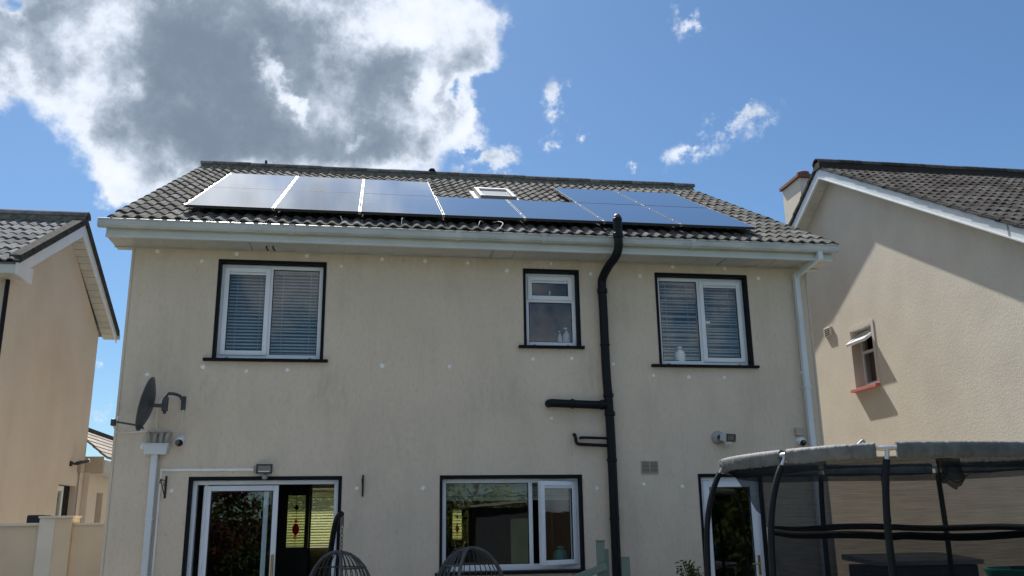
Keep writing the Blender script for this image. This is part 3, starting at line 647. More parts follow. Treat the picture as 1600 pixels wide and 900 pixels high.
# ---- patio door
a, b, c, d = HOLES[3]
fr = MB(); frame_ring(fr, a+.005, b-.005, .02, d-.006, .048, .06, .16)
fr.box(1.055, 1.075, .061, .10, .06, d-.055)
pdr = fr.build('patio_door', UPVC, house, bevel=.004); black_surround(pdr, .875, 2.625, 0, 2.105, HOLES[3], depth=.062)
sl = frame_ring(MB(), 1.062, 1.89, .05, 2.005, .062, .075, .118).build('sliding_leaf', UPVC, pdr, bevel=.005)
MB().box(1.126, 1.826, .092, .108, .11, 1.943).build('pane', GLASS, sl); gasket(sl, 1.124, 1.828, .112, 1.943, .078)
fl = frame_ring(MB(), 1.765, 2.54, .05, 2.005, .05, .122, .155)     # second leaf, slid behind the first
fl = MB(); fl.box(1.03, 1.085, .122, .158, .05, 2.005); fl.box(1.72, 1.775, .122, .158, .05, 2.005); fl.box(1.086, 1.72, .122, .158, 1.955, 2.005); fl.box(1.086, 1.72, .122, .158, .05, .1)
fl = fl.build('sliding_leaf', UPVC, pdr, bevel=.004); MB().box(1.086, 1.72, .134, .146, .101, 1.954).build('pane', GLASS, fl)
MB().box(1.845, 1.872, .045, .075, .95, 1.22).build('handle', BRASS, sl, bevel=.006)
# glazed inner door with leaded panel
idr = MB(); idr.box(1.43, 1.60, 5.02, 5.06, .06, 2.25); idr.box(1.895, 1.96, 5.02, 5.06, .06, 2.25); idr.box(1.60, 1.895, 5.02, 5.06, .06, 1.20); idr.box(1.60, 1.895, 5.02, 5.06, 2.06, 2.25)
idr = idr.build('inner_door', DARKWOOD, house)
def leaded(parent, x0, x1, z0, z1, y, curved=True):
    xm = (x0+x1)/2; W = x1-x0; H = z1-z0
    g = MB().box(x0, x1, y, y+.006, z0, z1).build('leaded_pane', LG_CLEAR, parent)
    def dia(cx, cz, rx, rz, m, bulge=False):
        mb = MB(); k = 16; pts = []
        for i in range(k):
            t = 2*math.pi*i/k; ct, st = math.cos(t), math.sin(t)
            if bulge: pts.append((cx+rx*ct*abs(ct)**.4, cz+rz*st))
            else: pts.append((cx+rx*(abs(ct)**2.2)*(1 if ct > 0 else -1), cz+rz*(abs(st)**2.2)*(1 if st > 0 else -1)))
        n = len(mb.v); mb.v += [(p[0], y-.006, p[1]) for p in pts]+[(p[0], y-.001, p[1]) for p in pts]
        mb.f += [tuple(range(n, n+k)), tuple(reversed(range(n+k, n+2*k)))]+[(n+i, n+(i+1) % k, n+k+(i+1) % k, n+k+i) for i in range(k)]
        mb.build('coloured_pane', m, parent)
    dia(xm, z1-.24*H, W*.15, H*.062, LG_GREEN); dia(xm, z0+.50*H, W*.14, H*.05, LG_AMBER); dia(xm, z0+.345*H, W*.20, H*.115, LG_RED, True); dia(xm, z0+.19*H, W*.14, H*.05, LG_AMBER)
    ld = MB()
    ld.beam((xm, y-.004, z1), (xm, y-.004, z1-.18*H), .006, .006, (0, 1, 0)); ld.beam((xm, y-.004, z1-.3*H), (xm, y-.004, z0+.55*H), .006, .006, (0, 1, 0)); ld.beam((xm, y-.004, z0), (xm, y-.004, z0+.14*H), .006, .006, (0, 1, 0))
    for q in (.76, .5, .345, .19): 
        for s_ in (-1, 1): ld.beam((xm+s_*W*.16, y-.004, z0+q*H), (xm+s_*W*.5, y-.004, z0+q*H), .006, .006, (0, 1, 0))
    for s_ in (-1, 1):
        ld.tube(curve([(xm+s_*W*.5, y-.004, z1-.02*H), (xm+s_*W*.40, y-.004, z1-.13*H), (xm+s_*W*.15, y-.004, z1-.24*H)]), .003, 5)
        ld.tube(curve([(xm+s_*W*.2, y-.004, z0+.345*H), (xm+s_*W*.12, y-.004, z0+.43*H), (xm, y-.004, z0+.5*H)]), .003, 5)
    ld.build('leading', GASKET, parent)
leaded(idr, 1.60, 1.895, 1.20, 2.06, 5.03)
# kitchen inner door with the same pattern, smaller
kd = MB(); kd.box(4.31, 4.42, 5.02, 5.06, .06, 2.04); kd.box(4.585, 4.69, 5.02, 5.06, .06, 2.04); kd.box(4.42, 4.585, 5.02, 5.06, .06, 1.29); kd.box(4.42, 4.585, 5.02, 5.06, 1.79, 2.04)
kd = kd.build('inner_door', DARKWOOD, house); leaded(kd, 4.42, 4.585, 1.29, 1.79, 5.03)
# front window seen right through the lounge, with its blind
ff = frame_ring(MB(), .605, 2.895, 1.125, 2.335, .05, DEP-.2, DEP-.12).build('front_window', UPVC, house); MB().box(.66, 2.84, DEP-.17, DEP-.155, 1.18, 2.28).build('pane', GLASS, ff)
blind(.68, 2.82, 1.16, 2.30, DEP-.36, 'slatted blind on the far window, bright with garden light, seen through the open patio door', m=SLATY, pitch=.056, dep=.058, tilt=-.85, group=None)
blind(3.7, 5.3, .95, 2.25, DEP-.36, 'pale slatted blind on the far front window, glimpsed through the leaded kitchen door', m=SLATY, pitch=.06, dep=.066, tilt=-1.05, group=None)

# ---- kitchen window
a, b, c, d = HOLES[4]
fr = MB(); frame_ring(fr, a+.005, b-.005, c+.012, d-.006, .05, FY, FY+.07, .07); fr.box(4.895, 4.945, FY+.001, FY+.069, c+.08, d-.055)
w4 = fr.build('window', UPVC, house, bevel=.005); black_surround(w4, 3.79, 5.56, c-.005, 2.105, HOLES[4], depth=FY)
MB().box(3.74, 5.60, -.055, FY+.02, c-.028, c+.006).build('sill', BLACK, w4, bevel=.004)
fixed(w4, a+.055, 4.895, c+.082, d-.056, FY)
ks = sash(w4, 4.95, b-.043, c+.07, d-.045, FY, .056)
# the casement stands ajar: turn it and its pieces about its right-hand hinge side
hx = b-.043
ks.data.transform(Matrix.Translation((hx, FY, 0)) @ Matrix.Rotation(R(25), 4, 'Z') @ Matrix.Translation((-hx, -FY, 0)))
for ch in ks.children: ch.data.transform(Matrix.Translation((hx, FY, 0)) @ Matrix.Rotation(R(25), 4, 'Z') @ Matrix.Translation((-hx, -FY, 0)))
blind(3.88, 5.46, 1.82, 2.02, .22, 'grey-green wide-slatted blind drawn up at the top of the kitchen window', m=SLATG, pitch=.042, dep=.05, tilt=1.15, group=None)
def bottle(loc, h, r, m, label, cat='bottle', pump=True, group=None):
    x, y, z = loc; t = thing('pump_bottle' if pump else 'storage_jar', label, cat, group, loc)
    MB().lathe(loc, (0, 0, 1), [(0, 0), (r, 0), (r, h*.45), (r*.85, h*.62), (r*.35, h*.74), (r*.35, h*.8), (0, h*.8)], 14).build('body', m, t, smooth=50)
    if pump:
        p = MB(); p.tube([(x, y, z+h*.78), (x, y, z+h*.96)], r*.14, 6); p.box(x-r*.75, x+r*.2, y-r*.18, y+r*.18, z+h*.93, z+h); p.build('pump', m, t)
    else: MB().lathe((x, y, z+h*.8), (0, 0, 1), [(r*.5, 0), (r*.5, h*.1), (0, h*.1)], 12).build('lid', m, t)
    return t
zi = HOLES[1][2]+.085
MB().box(HOLES[1][0]+.0, HOLES[1][1], .17, .30, HOLES[1][2]+.05, zi-.002).build('inner_sill', SLAT, w2)
bottle((5.47, .225, zi), .215, .048, BOTTLE, 'larger white pump bottle at the right end of the bathroom window sill')
bottle((5.385, .24, zi), .175, .03, BOTTLE, 'small slim white pump bottle beside the larger one on the bathroom sill')
bottle((4.95, .23, zi), .08, .025, BOTTLE, 'small white jar at the left end of the bathroom window sill', 'jar', False)
bottle((6.99, .155, 3.56), .24, .075, BOTTLE, 'white jug on the sill of the right upstairs window, in front of the blind', 'jug', False)
bottle((5.33, .32, 1.05), .22, .09, GREENB, 'teal tub standing on the sill inside the open kitchen casement', 'tub', False)

# ---- back door
a, b, c, d = HOLES[5]
fr = frame_ring(MB(), a+.005, b-.005, .02, d-.006, .045, .05, .12); bdr = fr.build('back_door', UPVC, house, bevel=.004)
black_surround(bdr, 7.07, 7.93, 0, 2.105, HOLES[5], depth=.05)
lf = frame_ring(MB(), a+.042, b-.042, .05, d-.045, .085, .04, .10); lf.box(a+.12, b-.12, .042, .098, .12, .80); lf = lf.build('door_leaf', UPVC, bdr, bevel=.006)
MB().box(a+.125, b-.125, .062, .082, .80, d-.128).build('pane', GLASS, lf); gasket(lf, a+.127, b-.127, .80, d-.130, .05)
h = MB(); h.box(b-.098, b-.068, .028, .040, .86, 1.10); h.tube([(b-.083, .03, 1.0), (b-.083, -.01, 1.0), (b-.20, -.015, .995)], .009, 8); h.build('handle', BRASS, bdr, bevel=.003)

# ---- filler daubs on the wall
spots = [(0.296,4.828),(0.825,4.722),(1.239,4.830),(2.09,4.832),(2.524,4.711),(3.035,4.821),(3.582,4.814),(4.138,4.806),(4.65,4.718),(5.241,4.838),(5.773,4.709),(6.914,4.842),(7.649,4.838),(8.127,4.717),(6.45,4.703),(0.936,3.402),(1.445,3.354),(1.926,3.375),(3.067,3.446),(3.902,3.441),(4.973,3.554),(5.476,3.57),(6.025,3.503),(6.558,3.359),(7.036,3.347),(7.529,3.344),(8.616,3.426),(5.195,2.798),(0.308,3.301),(0.693,1.948),(2.80,1.96),(3.59,1.954),(5.749,1.936),(6.353,1.978),(6.855,1.951),(.33,2.45)]
dm = []
for k in range(3):
    mb = MB(); n = 11; rr = [random.uniform(.7, 1.15) for _ in range(n)]
    ring = [(math.cos(2*math.pi*i/n)*rr[i]*.023, 0, math.sin(2*math.pi*i/n)*rr[i]*.021) for i in range(n)]
    inn = [(q[0]*.6, -.004, q[2]*.6) for q in ring]; mb.v = ring+inn
    mb.f = [(i, (i+1) % n, n+(i+1) % n, n+i) for i in range(n)]+[tuple(n+i for i in range(n))]
    me = bpy.data.meshes.new('filler_daub'); me.from_pydata(mb.v, [], mb.f); me.materials.append(FILL); dm.append(me)
for i, (x, z) in enumerate(spots):
    o = bpy.data.objects.new('filler_daub', dm[i % 3]); C.objects.link(o); adopt(o, house)
    o.location = (x, -.0005, z); o.rotation_euler = (0, random.uniform(0, 6), 0); q = random.uniform(.95, 1.5); o.scale = (q, 1, q)

# ------------------------------------------------------------------ pipes on the house wall (parts of the house)
def pipe(name, pts, r, m, parent=house, n=12, smooth=45): return MB().tube(pts, r, n).build(name, m, parent, smooth=smooth)
sp = pipe('soil_pipe', curve([(5.93, -.085, 0), (5.93, -.085, 2.5), (5.905, -.085, 3.4), (5.90, -.085, 4.2), (5.895, -.088, 4.50), (5.90, -.12, 4.62), (5.935, -.30, 4.73), (5.975, -.49, 4.80), (5.995, -.59, 4.90), (5.995, -.60, 5.05), (5.995, -.60, 5.26)], 7), .057, BLACKP, n=16)
def collar(x, y, z, r=.066, h=.06, ax=(0, 0, 1)): MB().lathe((x, y, z), ax, [(r*.86, 0), (r, .008), (r, h-.008), (r*.86, h)], 16).build('pipe_collar', BLACKP, sp, smooth=45)
collar(5.93, -.085, 2.82, .068, .06); collar(5.92, -.085, 3.06, .068, .05); collar(5.897, -.087, 4.42, .068, .07); collar(5.903, -.085, 3.72, .064, .035); collar(5.93, -.085, 1.55, .064, .035); collar(5.93, -.085, 2.25, .066, .05); collar(5.995, -.60, 5.02, .066, .07); collar(5.995, -.60, 5.24, .060, .05)
MB().lathe((5.995, -.60, 5.285), (0, 0, 1), [(.050, 0), (.052, .02), (.035, .05), (0, .06)], 12).build('vent_cowl', DISH, sp, smooth=50)
MB().tube([(5.93, -.6, 5.11), (5.93, -.52, 5.11)], .008, 6).build('pipe_clip', STEEL, sp)
br = pipe('waste_branch', curve([(5.905, -.085, 2.96), (5.6, -.10, 2.965), (5.28, -.11, 2.975), (5.20, -.10, 2.98), (5.165, -.05, 2.985), (5.16, .01, 2.985)], 5), .052, BLACKP, n=14)
MB().lathe((5.42, -.105, 2.972), (1, 0, 0), [(.054, 0), (.062, .01), (.062, .04), (.054, .05)], 14).build('pipe_collar', BLACKP, br, smooth=45)
MB().lathe((5.80, -.092, 2.963), (1, 0, 0), [(.054, 0), (.062, .01), (.062, .05), (.054, .06)], 14).build('pipe_collar', BLACKP, br, smooth=45)
pipe('waste_pipe', curve([(5.90, -.075, 2.455), (5.6, -.075, 2.468), (5.515, -.072, 2.475), (5.485, -.07, 2.50), (5.48, -.068, 2.55), (5.475, -.05, 2.585), (5.475, .01, 2.60)], 5), .021, BLACKP)
pipe('waste_pipe', curve([(5.90, -.075, 2.545), (5.62, -.075, 2.553), (5.56, -.05, 2.556), (5.555, .01, 2.556)], 5), .017, BLACKP)
# left hopper head with its downpipe and the four pipes that empty into it
hp = MB(); hp.hexa([(.385, -.155, 2.355), (.625, -.155, 2.355), (.625, -.003, 2.355), (.385, -.003, 2.355), (.365, -.175, 2.465), (.645, -.175, 2.465), (.645, -.003, 2.465), (.365, -.003, 2.465)]); hp.box(.355, .655, -.185, -.003, 2.463, 2.478)
hop = hp.build('hopper_head', UPVCD, house, bevel=.006)
dp = MB(); dp.box(.455, .525, -.10, -.03, 0, 2.36); dp = dp.build('downpipe', UPVCD, house, bevel=.005)
for z in (1.62, .4): MB().box(.449, .531, -.107, -.003, z, z+.035).build('pipe_bracket', UPVCD, dp, bevel=.003)
for i, x in enumerate((.405, .475, .545, .61)):
    pipe('waste_elbow', curve([(x+(-.02, 0, 0, .02)[i], .01, 2.60), (x+(-.015, 0, 0, .015)[i], -.055, 2.60), (x, -.085, 2.56), (x+(.015, .0, 0, -.01)[i], -.09, 2.46)], 5), .024, CREAMP)
# right downpipe with its offset
rp = MB()
rp.box(8.765, 8.835, -.50, -.43, 4.86, 5.0); rp.build('gutter_outlet', UPVCD, house, bevel=.005)
q = MB(); q.beam((8.80, -.465, 4.90), (8.64, -.07, 4.74), .062, .062); q.build('downpipe_offset', UPVCD, house, bevel=.005)
q = MB(); q.box(8.605, 8.675, -.10, -.03, 0, 4.76); q.box(8.597, 8.683, -.108, -.022, 4.70, 4.775); q = q.build('downpipe', UPVCD, house, bevel=.005)
for z in (3.2, 1.4): MB().box(8.599, 8.681, -.107, -.003, z, z+.04).build('pipe_bracket', UPVCD, q, bevel=.003)
# cable trunking
MB().box(.575, 1.62, -.018, -.0005, 2.170, 2.198).build('cable_trunking', CABLE, house)
MB().box(.553, .574, -.018, -.0005, 0, 2.198).build('cable_trunking', CABLE, house)
# beige air vent
v = MB(); frame_ring(v, 6.325, 6.555, 2.105, 2.272, .012, -.010, .0); 
av = v.build('air_vent', VENTP, house, bevel=.002)
for i in range(9):
    z = 2.122+i*.0165
    MB().hexa([(6.338, -.012, z-.004), (6.543, -.012, z-.004), (6.543, -.001, z+.001), (6.338, -.001, z+.001), (6.338, -.012, z), (6.543, -.012, z), (6.543, -.001, z+.007), (6.338, -.001, z+.007)]).build('louvre', VENTP, av)
MB().box(6.437, 6.445, -.0135, -.001, 2.118, 2.262).build('louvre_rib', VENTP, av)
MB().box(6.335, 6.545, -.0012, -.0002, 2.112, 2.262).build('vent_backing', GASKET, av)

# ------------------------------------------------------------------ roof window
c_, s_ = 1/math.hypot(1, m_), m_/math.hypot(1, m_)
ROT = Matrix(((1, 0, 0), (0, c_, -s_), (0, s_, c_))).to_4x4(); RT = ROT.copy(); RT.translation = Vector((0, y_e, z_e))
def on_roof(mb): mb.v = [tuple(RT @ Vector(p)) for p in mb.v]; return mb      # local: x, distance up the slope, height off it
FLASH = M('lead_grey_flashing', (.30, .31, .32), (.22, .23, .24), rough=.6, scale=8)
rwn = MB(); frame_ring_r = lambda mb, x0, x1, a0, a1, wd, h0, h1: (mb.box(x0, x0+wd, a0, a1, h0, h1), mb.box(x1-wd, x1, a0, a1, h0, h1), mb.box(x0+wd, x1-wd, a0, a0+wd, h0, h1), mb.box(x0+wd, x1-wd, a1-wd, a1, h0, h1))
frame_ring_r(rwn, 4.545, 5.115, 2.66, 3.66, .055, .0, .13)
rwo = on_roof(rwn).build('roof_window', FLASH, house, bevel=.006)
fl_ = MB(); fl_.box(4.47, 4.54, 2.45, 3.74, .028, .052); fl_.box(5.12, 5.19, 2.45, 3.74, .028, .052); fl_.box(4.541, 5.119, 3.665, 3.75, .02, .05)
on_roof(fl_).build('flashing', FLASH, rwo)
fl_ = MB(); fl_.box(4.545, 5.115, 2.38, 2.655, .03, .062); on_roof(fl_).build('apron', DKFRAME, rwo)
g = MB(); g.box(4.602, 5.058, 2.717, 3.603, .085, .10); on_roof(g).build('pane', mat('pale_roof_glass', (.34, .36, .37), rough=.3, scale=2)[0], rwo)
g = MB(); g.box(4.60, 5.06, 3.5, 3.605, .101, .135); on_roof(g).build('top_cover', STEEL, rwo, bevel=.004)

# ------------------------------------------------------------------ solar panels
ENDR = M('anodised_end_rail', (.06, .065, .07), rough=.6, spec=1.15)
GRP = 'solar panels on the back roof slope'
LAB = {
 (0, 0): 'grey solar panel at the bottom left corner of the left panel block', (0, 1): 'grey solar panel, bottom row, second from the left roof edge',
 (0, 2): 'bottom-row solar panel third from left, last one with another panel above it',
 (0, 3): 'blue-tinted solar panel straight below the roof window', (0, 4): 'solar panel in the single-height stretch, just right of the roof window',
 (0, 5): 'solar panel whose lower edge is crossed by the top of the black soil pipe', (0, 6): 'solar panel at the bottom right corner, nearest the right gable edge',
 (1, 0): 'solar panel at the top left corner of the left block', (1, 1): 'solar panel in the middle of the top row of the left block',
 (1, 2): 'solar panel at the top right of the left block, beside bare tiles',
 (1, 5): 'upper solar panel of the right block, on the side of the roof window', (1, 6): 'upper solar panel of the right block, nearest the right gable edge'}
PH = .14                                   # glass height above the tile bed
for (row, i), lab in LAB.items():
    x0, x1 = PX[i]+.010, PX[i+1]-.010; a0, a1 = ((S0, S1-.012) if row == 0 else (S1+.008, S2))
    t = thing('solar_panel', lab, 'solar panel', GRP, tuple(RT @ Vector(((x0+x1)/2, a0, PH-.035))))
    mb = MB(); mb.box(x0+.008, x1-.008, a0+.008, a1-.008, PH-.006, PH); on_roof(mb).build('cell_sheet', CELLS, t)
    mb = MB()
    on_roof(MB().box(x0, x0+.006, a0, a1, PH-.035, PH+.002)).build('side_rail', ALU, t); on_roof(MB().box(x1-.006, x1, a0, a1, PH-.035, PH+.002)).build('side_rail', ALU, t)
    on_roof(MB().box(x0+.006, x1-.006, a0, a0+.008, PH-.035, PH+.001)).build('end_rail', ENDR, t); on_roof(MB().box(x0+.006, x1-.006, a1-.008, a1, PH-.035, PH+.001)).build('end_rail', ENDR, t)
    mb = MB(); mb.box(x0+.009, x1-.009, a0+.009, a1-.009, PH-.030, PH-.0065); on_roof(mb).build('back_sheet', DKFRAME, t)
rails = {}
def rail(x0, x1, a): return on_roof(MB().box(x0, x1, a-.02, a+.02, .065, PH-.037)).build('mounting_rail', ALU, mount)
mount = thing('panel_mounting', 'aluminium rails and clamps holding the solar panels just above the tiles', 'mounting', loc=tuple(RT @ Vector((PX[0], S0, .05))))
for a in (S0+.35, S1-.35): rail(PX[0]+.02, PX[7]-.02, a)
for a in (S1+.35, S2-.35): rail(PX[0]+.02, PX[3]-.02, a); rail(PX[5]+.02, PX[7]-.02, a)
cl = None
for i, x in enumerate(PX):
    for j, a in enumerate((S0+.04, S0+.35, S1-.35, S1-.05, S1+.05, S1+.35, S2-.35)):
        if j >= 3 and i in (4,): continue
        mb = MB(); mb.box(x-.009, x+.009, a-.02, a+.02, .10, PH+.005); on_roof(mb).build('clamp', ALU, mount)
# stray white cables that hang out below the panels
for k, pts in enumerate((((4.32, -.14, 5.33), (4.27, -.25, 5.30), (4.24, -.36, 5.22), (4.20, -.42, 5.14)), ((1.49+1.0, -.12, 5.33), (2.50, -.2, 5.31), (2.53, -.3, 5.22)), ((3.30, -.12, 5.33), (3.27, -.3, 5.28), (3.26, -.4, 5.16)), ((4.45, -.14, 5.33), (4.52, -.26, 5.30), (4.55, -.36, 5.24), (4.50, -.42, 5.15)))):
    tag(MB().tube(curve(pts), .0035, 5).build('loose_cable', CABLE), ('white cable loop hanging below the panel under the roof window', 'thin white cable below the second panel from the left', 'thin white cable below the third panel from the left', 'thin white wire beside the cable loop under the roof window')[k], 'cable', 'loose cables under the solar panels')

# ------------------------------------------------------------------ satellite dish
t = thing('satellite_dish', 'dark grey satellite dish seen from the side, bracketed to the wall near the left corner', 'satellite dish', loc=(.75, 0, 2.95))
nrm = Vector((-.98, -.05, .2)).normalized(); cen = Vector((.425, -.36, 2.90))
mb = MB(); prof = [(r*.305, (r*r)*.075) for r in (0, .2, .4, .6, .8, .93, 1)]
mb.lathe(cen-nrm*.05, nrm, prof+[(.312, .076), (.312, .064), (.29, .060)]+[(r*.305, (r*r)*.075-.012) for r in (.8, .6, .4, .2, 0)], 36)
mb.build('reflector', DISH, t, smooth=60)
mb = MB(); mb.tube(curve([(.41, -.36, 2.625), (.33, -.355, 2.66), (.2, -.34, 2.685), (.11, -.33, 2.70)]), .011, 8); mb.build('feed_arm', DISH, t, smooth=60)
mb = MB(); mb.box(.045, .10, -.36, -.30, 2.655, 2.735); mb.build('receiver', DISH, t, bevel=.012)
MB().tube([(.10, -.33, 2.72), (.125, -.33, 2.76)], .016, 8).build('feed_horn', CAMWHITE, t, smooth=50)
mb = MB(); mb.tube([(.47, -.35, 2.89), (.60, -.30, 2.89)], .022, 8); mb.box(.575, .635, -.34, -.27, 2.83, 2.99); mb.tube(curve([(.605, -.30, 2.80), (.61, -.30, 3.0), (.65, -.27, 3.035), (.72, -.15, 3.03), (.75, -.03, 2.98)]), .019, 8); mb.box(.725, .775, -.03, -.001, 2.88, 3.04)
mb.build('wall_bracket', DISH, t, bevel=.003)
cb = MB(); cb.tube(curve([(.62, -.31, 3.04), (.58, -.34, 2.97), (.53, -.30, 2.87), (.50, -.2, 2.75), (.48, -.05, 2.635)]), .0045, 5); cb.tube(curve([(.75, -.02, 3.0), (.752, -.02, 2.8), (.74, -.015, 2.67), (.71, -.012, 2.635), (.5, -.01, 2.63), (.12, -.01, 2.615), (.07, -.05, 2.60), (.055, -.2, 2.64), (.07, -.3, 2.66)]), .0055, 5)
cb.build('dish_cable', CABLE, t, smooth=60)

# ------------------------------------------------------------------ cameras, floodlights, hooks
def turret(x, z, label):
    t = thing('security_camera', label, 'security camera', 'white cameras on the back wall', (x, 0, z))
    ax = Vector((.05, -.85, -.52)).normalized()
    MB().lathe((x, 0, z+.01), (0, -1, 0), [(.055, -.002), (.057, .012), (.048, .022), (0, .024)], 20).build('base', CAMWHITE, t, smooth=40)
    MB().lathe(Vector((x, -.015, z+.01)), ax, [(0, 0), (.045, .0), (.051, .02), (.051, .07), (.045, .078)], 20).build('shell', CAMWHITE, t, smooth=40)
    MB().lathe(Vector((x, -.015, z+.01)), ax, [(.0455, .072), (.042, .085), (0, .088)], 20).build('lens', LENS, t, smooth=40)
turret(.745, 2.52, 'white round camera with black lens, right of the hopper under the dish')
turret(8.50, 2.52, 'white round camera with black lens, under the small box beside the right downpipe')
tag(MB().box(8.435, 8.535, -.06, -.001, 2.585, 2.69).build('junction_box', VENTP, bevel=.006), 'small beige junction box on the wall above the right camera', 'junction box')
# floodlight over the patio door
t = thing('floodlight', 'grey floodlight with sensor, centred above the patio door', 'floodlight', 'floodlights on the back wall', (1.73, 0, 2.2))
mb = MB(); mb.hexa([(1.635, -.105, 2.128), (1.825, -.105, 2.128), (1.80, -.02, 2.14), (1.66, -.02, 2.14), (1.63, -.095, 2.245), (1.83, -.095, 2.245), (1.80, -.02, 2.22), (1.66, -.02, 2.22)]); mb.build('housing', GREYPL, t, bevel=.008)
mb = MB(); frame_ring(mb, 1.64, 1.82, 2.132, 2.240, .014, -.115, -.100); mb.build('bezel', GASKET, t)
MB().box(1.655, 1.805, -.1075, -.106, 2.146, 2.226).build('lens', mat('lamp_reflector', (.22, .20, .17), rough=.2, scale=5)[0], t)
MB().box(1.665, 1.79, -.112, -.108, 2.150, 2.162).build('lamp_tube', CAMWHITE, t)
MB().lathe((1.735, -.06, 2.128), (0, -.2, -1), [(.012, -.01), (.014, .015), (.032, .02), (.034, .045), (.02, .06), (0, .064)], 14).build('sensor', GREYPL, t, smooth=50)
MB().box(1.60, 1.645, -.05, -.001, 2.15, 2.23).build('terminal_box', GREYPL, t, bevel=.004)
# floodlight on the right
t = thing('floodlight', 'pale grey floodlight facing right, on the wall above the back door', 'floodlight', 'floodlights on the back wall', (7.45, 0, 2.53))
MB().lathe((7.37, 0, 2.56), (0, -1, 0), [(.085, -.001), (.085, .02), (.06, .05), (.03, .06)], 22).build('wall_plate', GREYPL, t, smooth=40)
Q = Matrix.Translation((7.455, -.13, 2.55)) @ Matrix.Rotation(R(28), 4, 'Z') @ Matrix.Rotation(R(8), 4, 'X')
mb = MB(); mb.hexa([(-.10, -.05, -.06), (.10, -.05, -.06), (.07, .07, -.04), (-.07, .07, -.04), (-.10, -.05, .06), (.10, -.05, .06), (.07, .07, .04), (-.07, .07, .04)]); mb.v = [tuple(Q @ Vector(p)) for p in mb.v]; mb.build('housing', mat('pale_lamp_grey', (.50, .52, .52), rough=.45)[0], t, bevel=.008)
mb = MB(); frame_ring(mb, -.085, .085, -.047, .047, .014, -.060, -.050); mb.v = [tuple(Q @ Vector(p)) for p in mb.v]; mb.build('bezel', GASKET, t)
mb = MB(); mb.box(-.07, .07, -.054, -.051, -.032, .032); mb.v = [tuple(Q @ Vector(p)) for p in mb.v]; mb.build('lens', mat('dark_lamp_glass', (.10, .095, .09), rough=.15)[0], t)
MB().lathe((7.45, -.13, 2.495), (0, -.2, -1), [(.02, -.02), (.045, .0), (.045, .03), (.03, .045), (0, .048)], 14).build('sensor', CAMWHITE, t, smooth=50)
# wrought-iron hanging basket hooks
for x, lab in ((.625, 'rusty iron basket bracket left of the patio door, beside the trunking'), (2.872, 'rusty iron basket bracket on the bare wall right of the patio door')):
    t = thing('basket_bracket', lab, 'bracket', 'iron basket brackets', (x, 0, 1.99))
    MB().box(x-.011, x+.011, -.012, -.0005, 1.865, 2.115).build('back_bar', IRON, t)
    mb = MB(); mb.tube(curve([(x, -.012, 1.90), (x-.004, -.08, 1.93), (x-.006, -.15, 1.99), (x-.008, -.24, 2.06), (x-.01, -.27, 2.04), (x-.01, -.26, 2.02)], 5), .006, 6); mb.tube([(x, -.012, 2.06), (x-.008, -.27, 2.065)], .006, 6)
    mb.tube(curve([(x, -.02, 2.05), (x-.002, -.06, 2.0), (x-.003, -.10, 2.02), (x-.003, -.09, 2.045), (x-.003, -.07, 2.035)], 5), .004, 5); mb.build('scroll', IRON, t)

VERGE = M('verge_mortar', (.075, .078, .075), (.035, .038, .04), rough=.95, spec=1.15, scale=14, bump=.6, bscale=40)
# ------------------------------------------------------------------ left neighbour
nh = thing('detached_house', 'left neighbour house with shaded pinkish gable wall and white bargeboards', 'house', loc=(-2.02, 3.86, 0))
bx, wx = -1.80, -2.02; ya, yb, yr = 1.74, 5.99, 3.86; sl_ = .56; ye, ze = 1.30, 5.02
zrl = ze+sl_*(yr-ye)
mb = MB()
def gable_wall(mb, x, xi, y0, y1, yr_, zt, zp, holes):
    wall_with_holes(mb, y0, y1, 0, zt, holes, x, xi, lambda a_, b_, c_: (b_, a_, c_))
    n = len(mb.v); mb.v += [(x, y0, zt), (x, y1, zt), (x, yr_, zp), (xi, y0, zt), (xi, y1, zt), (xi, yr_, zp)]
    mb.f += [(n, n+1, n+2), (n+3, n+5, n+4), (n, n+3, n+5, n+2), (n+1, n+2, n+5, n+4)]
gable_wall(mb, wx, wx-.28, ya, yb, yr, EZ+.13, zrl-.19, [(4.74, 5.66, 0, 2.27)])
mb.build('gable_wall', LWALL, nh)
mb = MB(); mb.box(-9, wx-.002, ya+.003, ya+.28, 0, EZ-.002); mb.box(-9, wx-.283, yb-.28, yb-.003, 0, EZ-.002); mb.box(-9, wx-.285, ya+.3, yb-.3, 2.4, 2.5); mb.build('wall', WALL, nh)
# roof
mb = MB(); e_ = bx-.02
mb.hexa([(-9, ye+.03, ze-.03), (e_, ye+.03, ze-.03), (e_, yr, zrl-.05), (-9, yr, zrl-.05), (-9, ye+.03, ze), (e_, ye+.03, ze), (e_, yr, zrl-.01), (-9, yr, zrl-.01)])
mb.hexa([(-9, yr, zrl-.05), (e_, yr, zrl-.05), (e_, yb+.42, ze+.03), (-9, yb+.42, ze+.03), (-9, yr, zrl+.02), (e_, yr, zrl+.02), (e_, yb+.42, ze+.1), (-9, yb+.42, ze+.1)])
mb.build('roof', TILE3, nh)
lay_tiles(nh, -7.5, bx+.02, ye, ze, sl_, yr-ye, .30, .345, TILE3, visible, 300)
ridge(nh, -7.5, bx+.03, yr, zrl+.13, TILE3)
for i in range(8):          # stepped tile ends of the far slope along the verge
    y = yr+.02+i*(yb+.42-yr)/8; z = zrl-(i)*(zrl-ze-.06)/8
    MB().hexa([(bx-.28, y, z+.0), (bx+.02, y, z+.0), (bx+.02, y+.34, z-.17), (bx-.28, y+.34, z-.17), (bx-.28, y, z+.055), (bx+.02, y, z+.055), (bx+.02, y+.34, z-.10), (bx-.28, y+.34, z-.10)]).build('verge_tile', TILE3, nh)
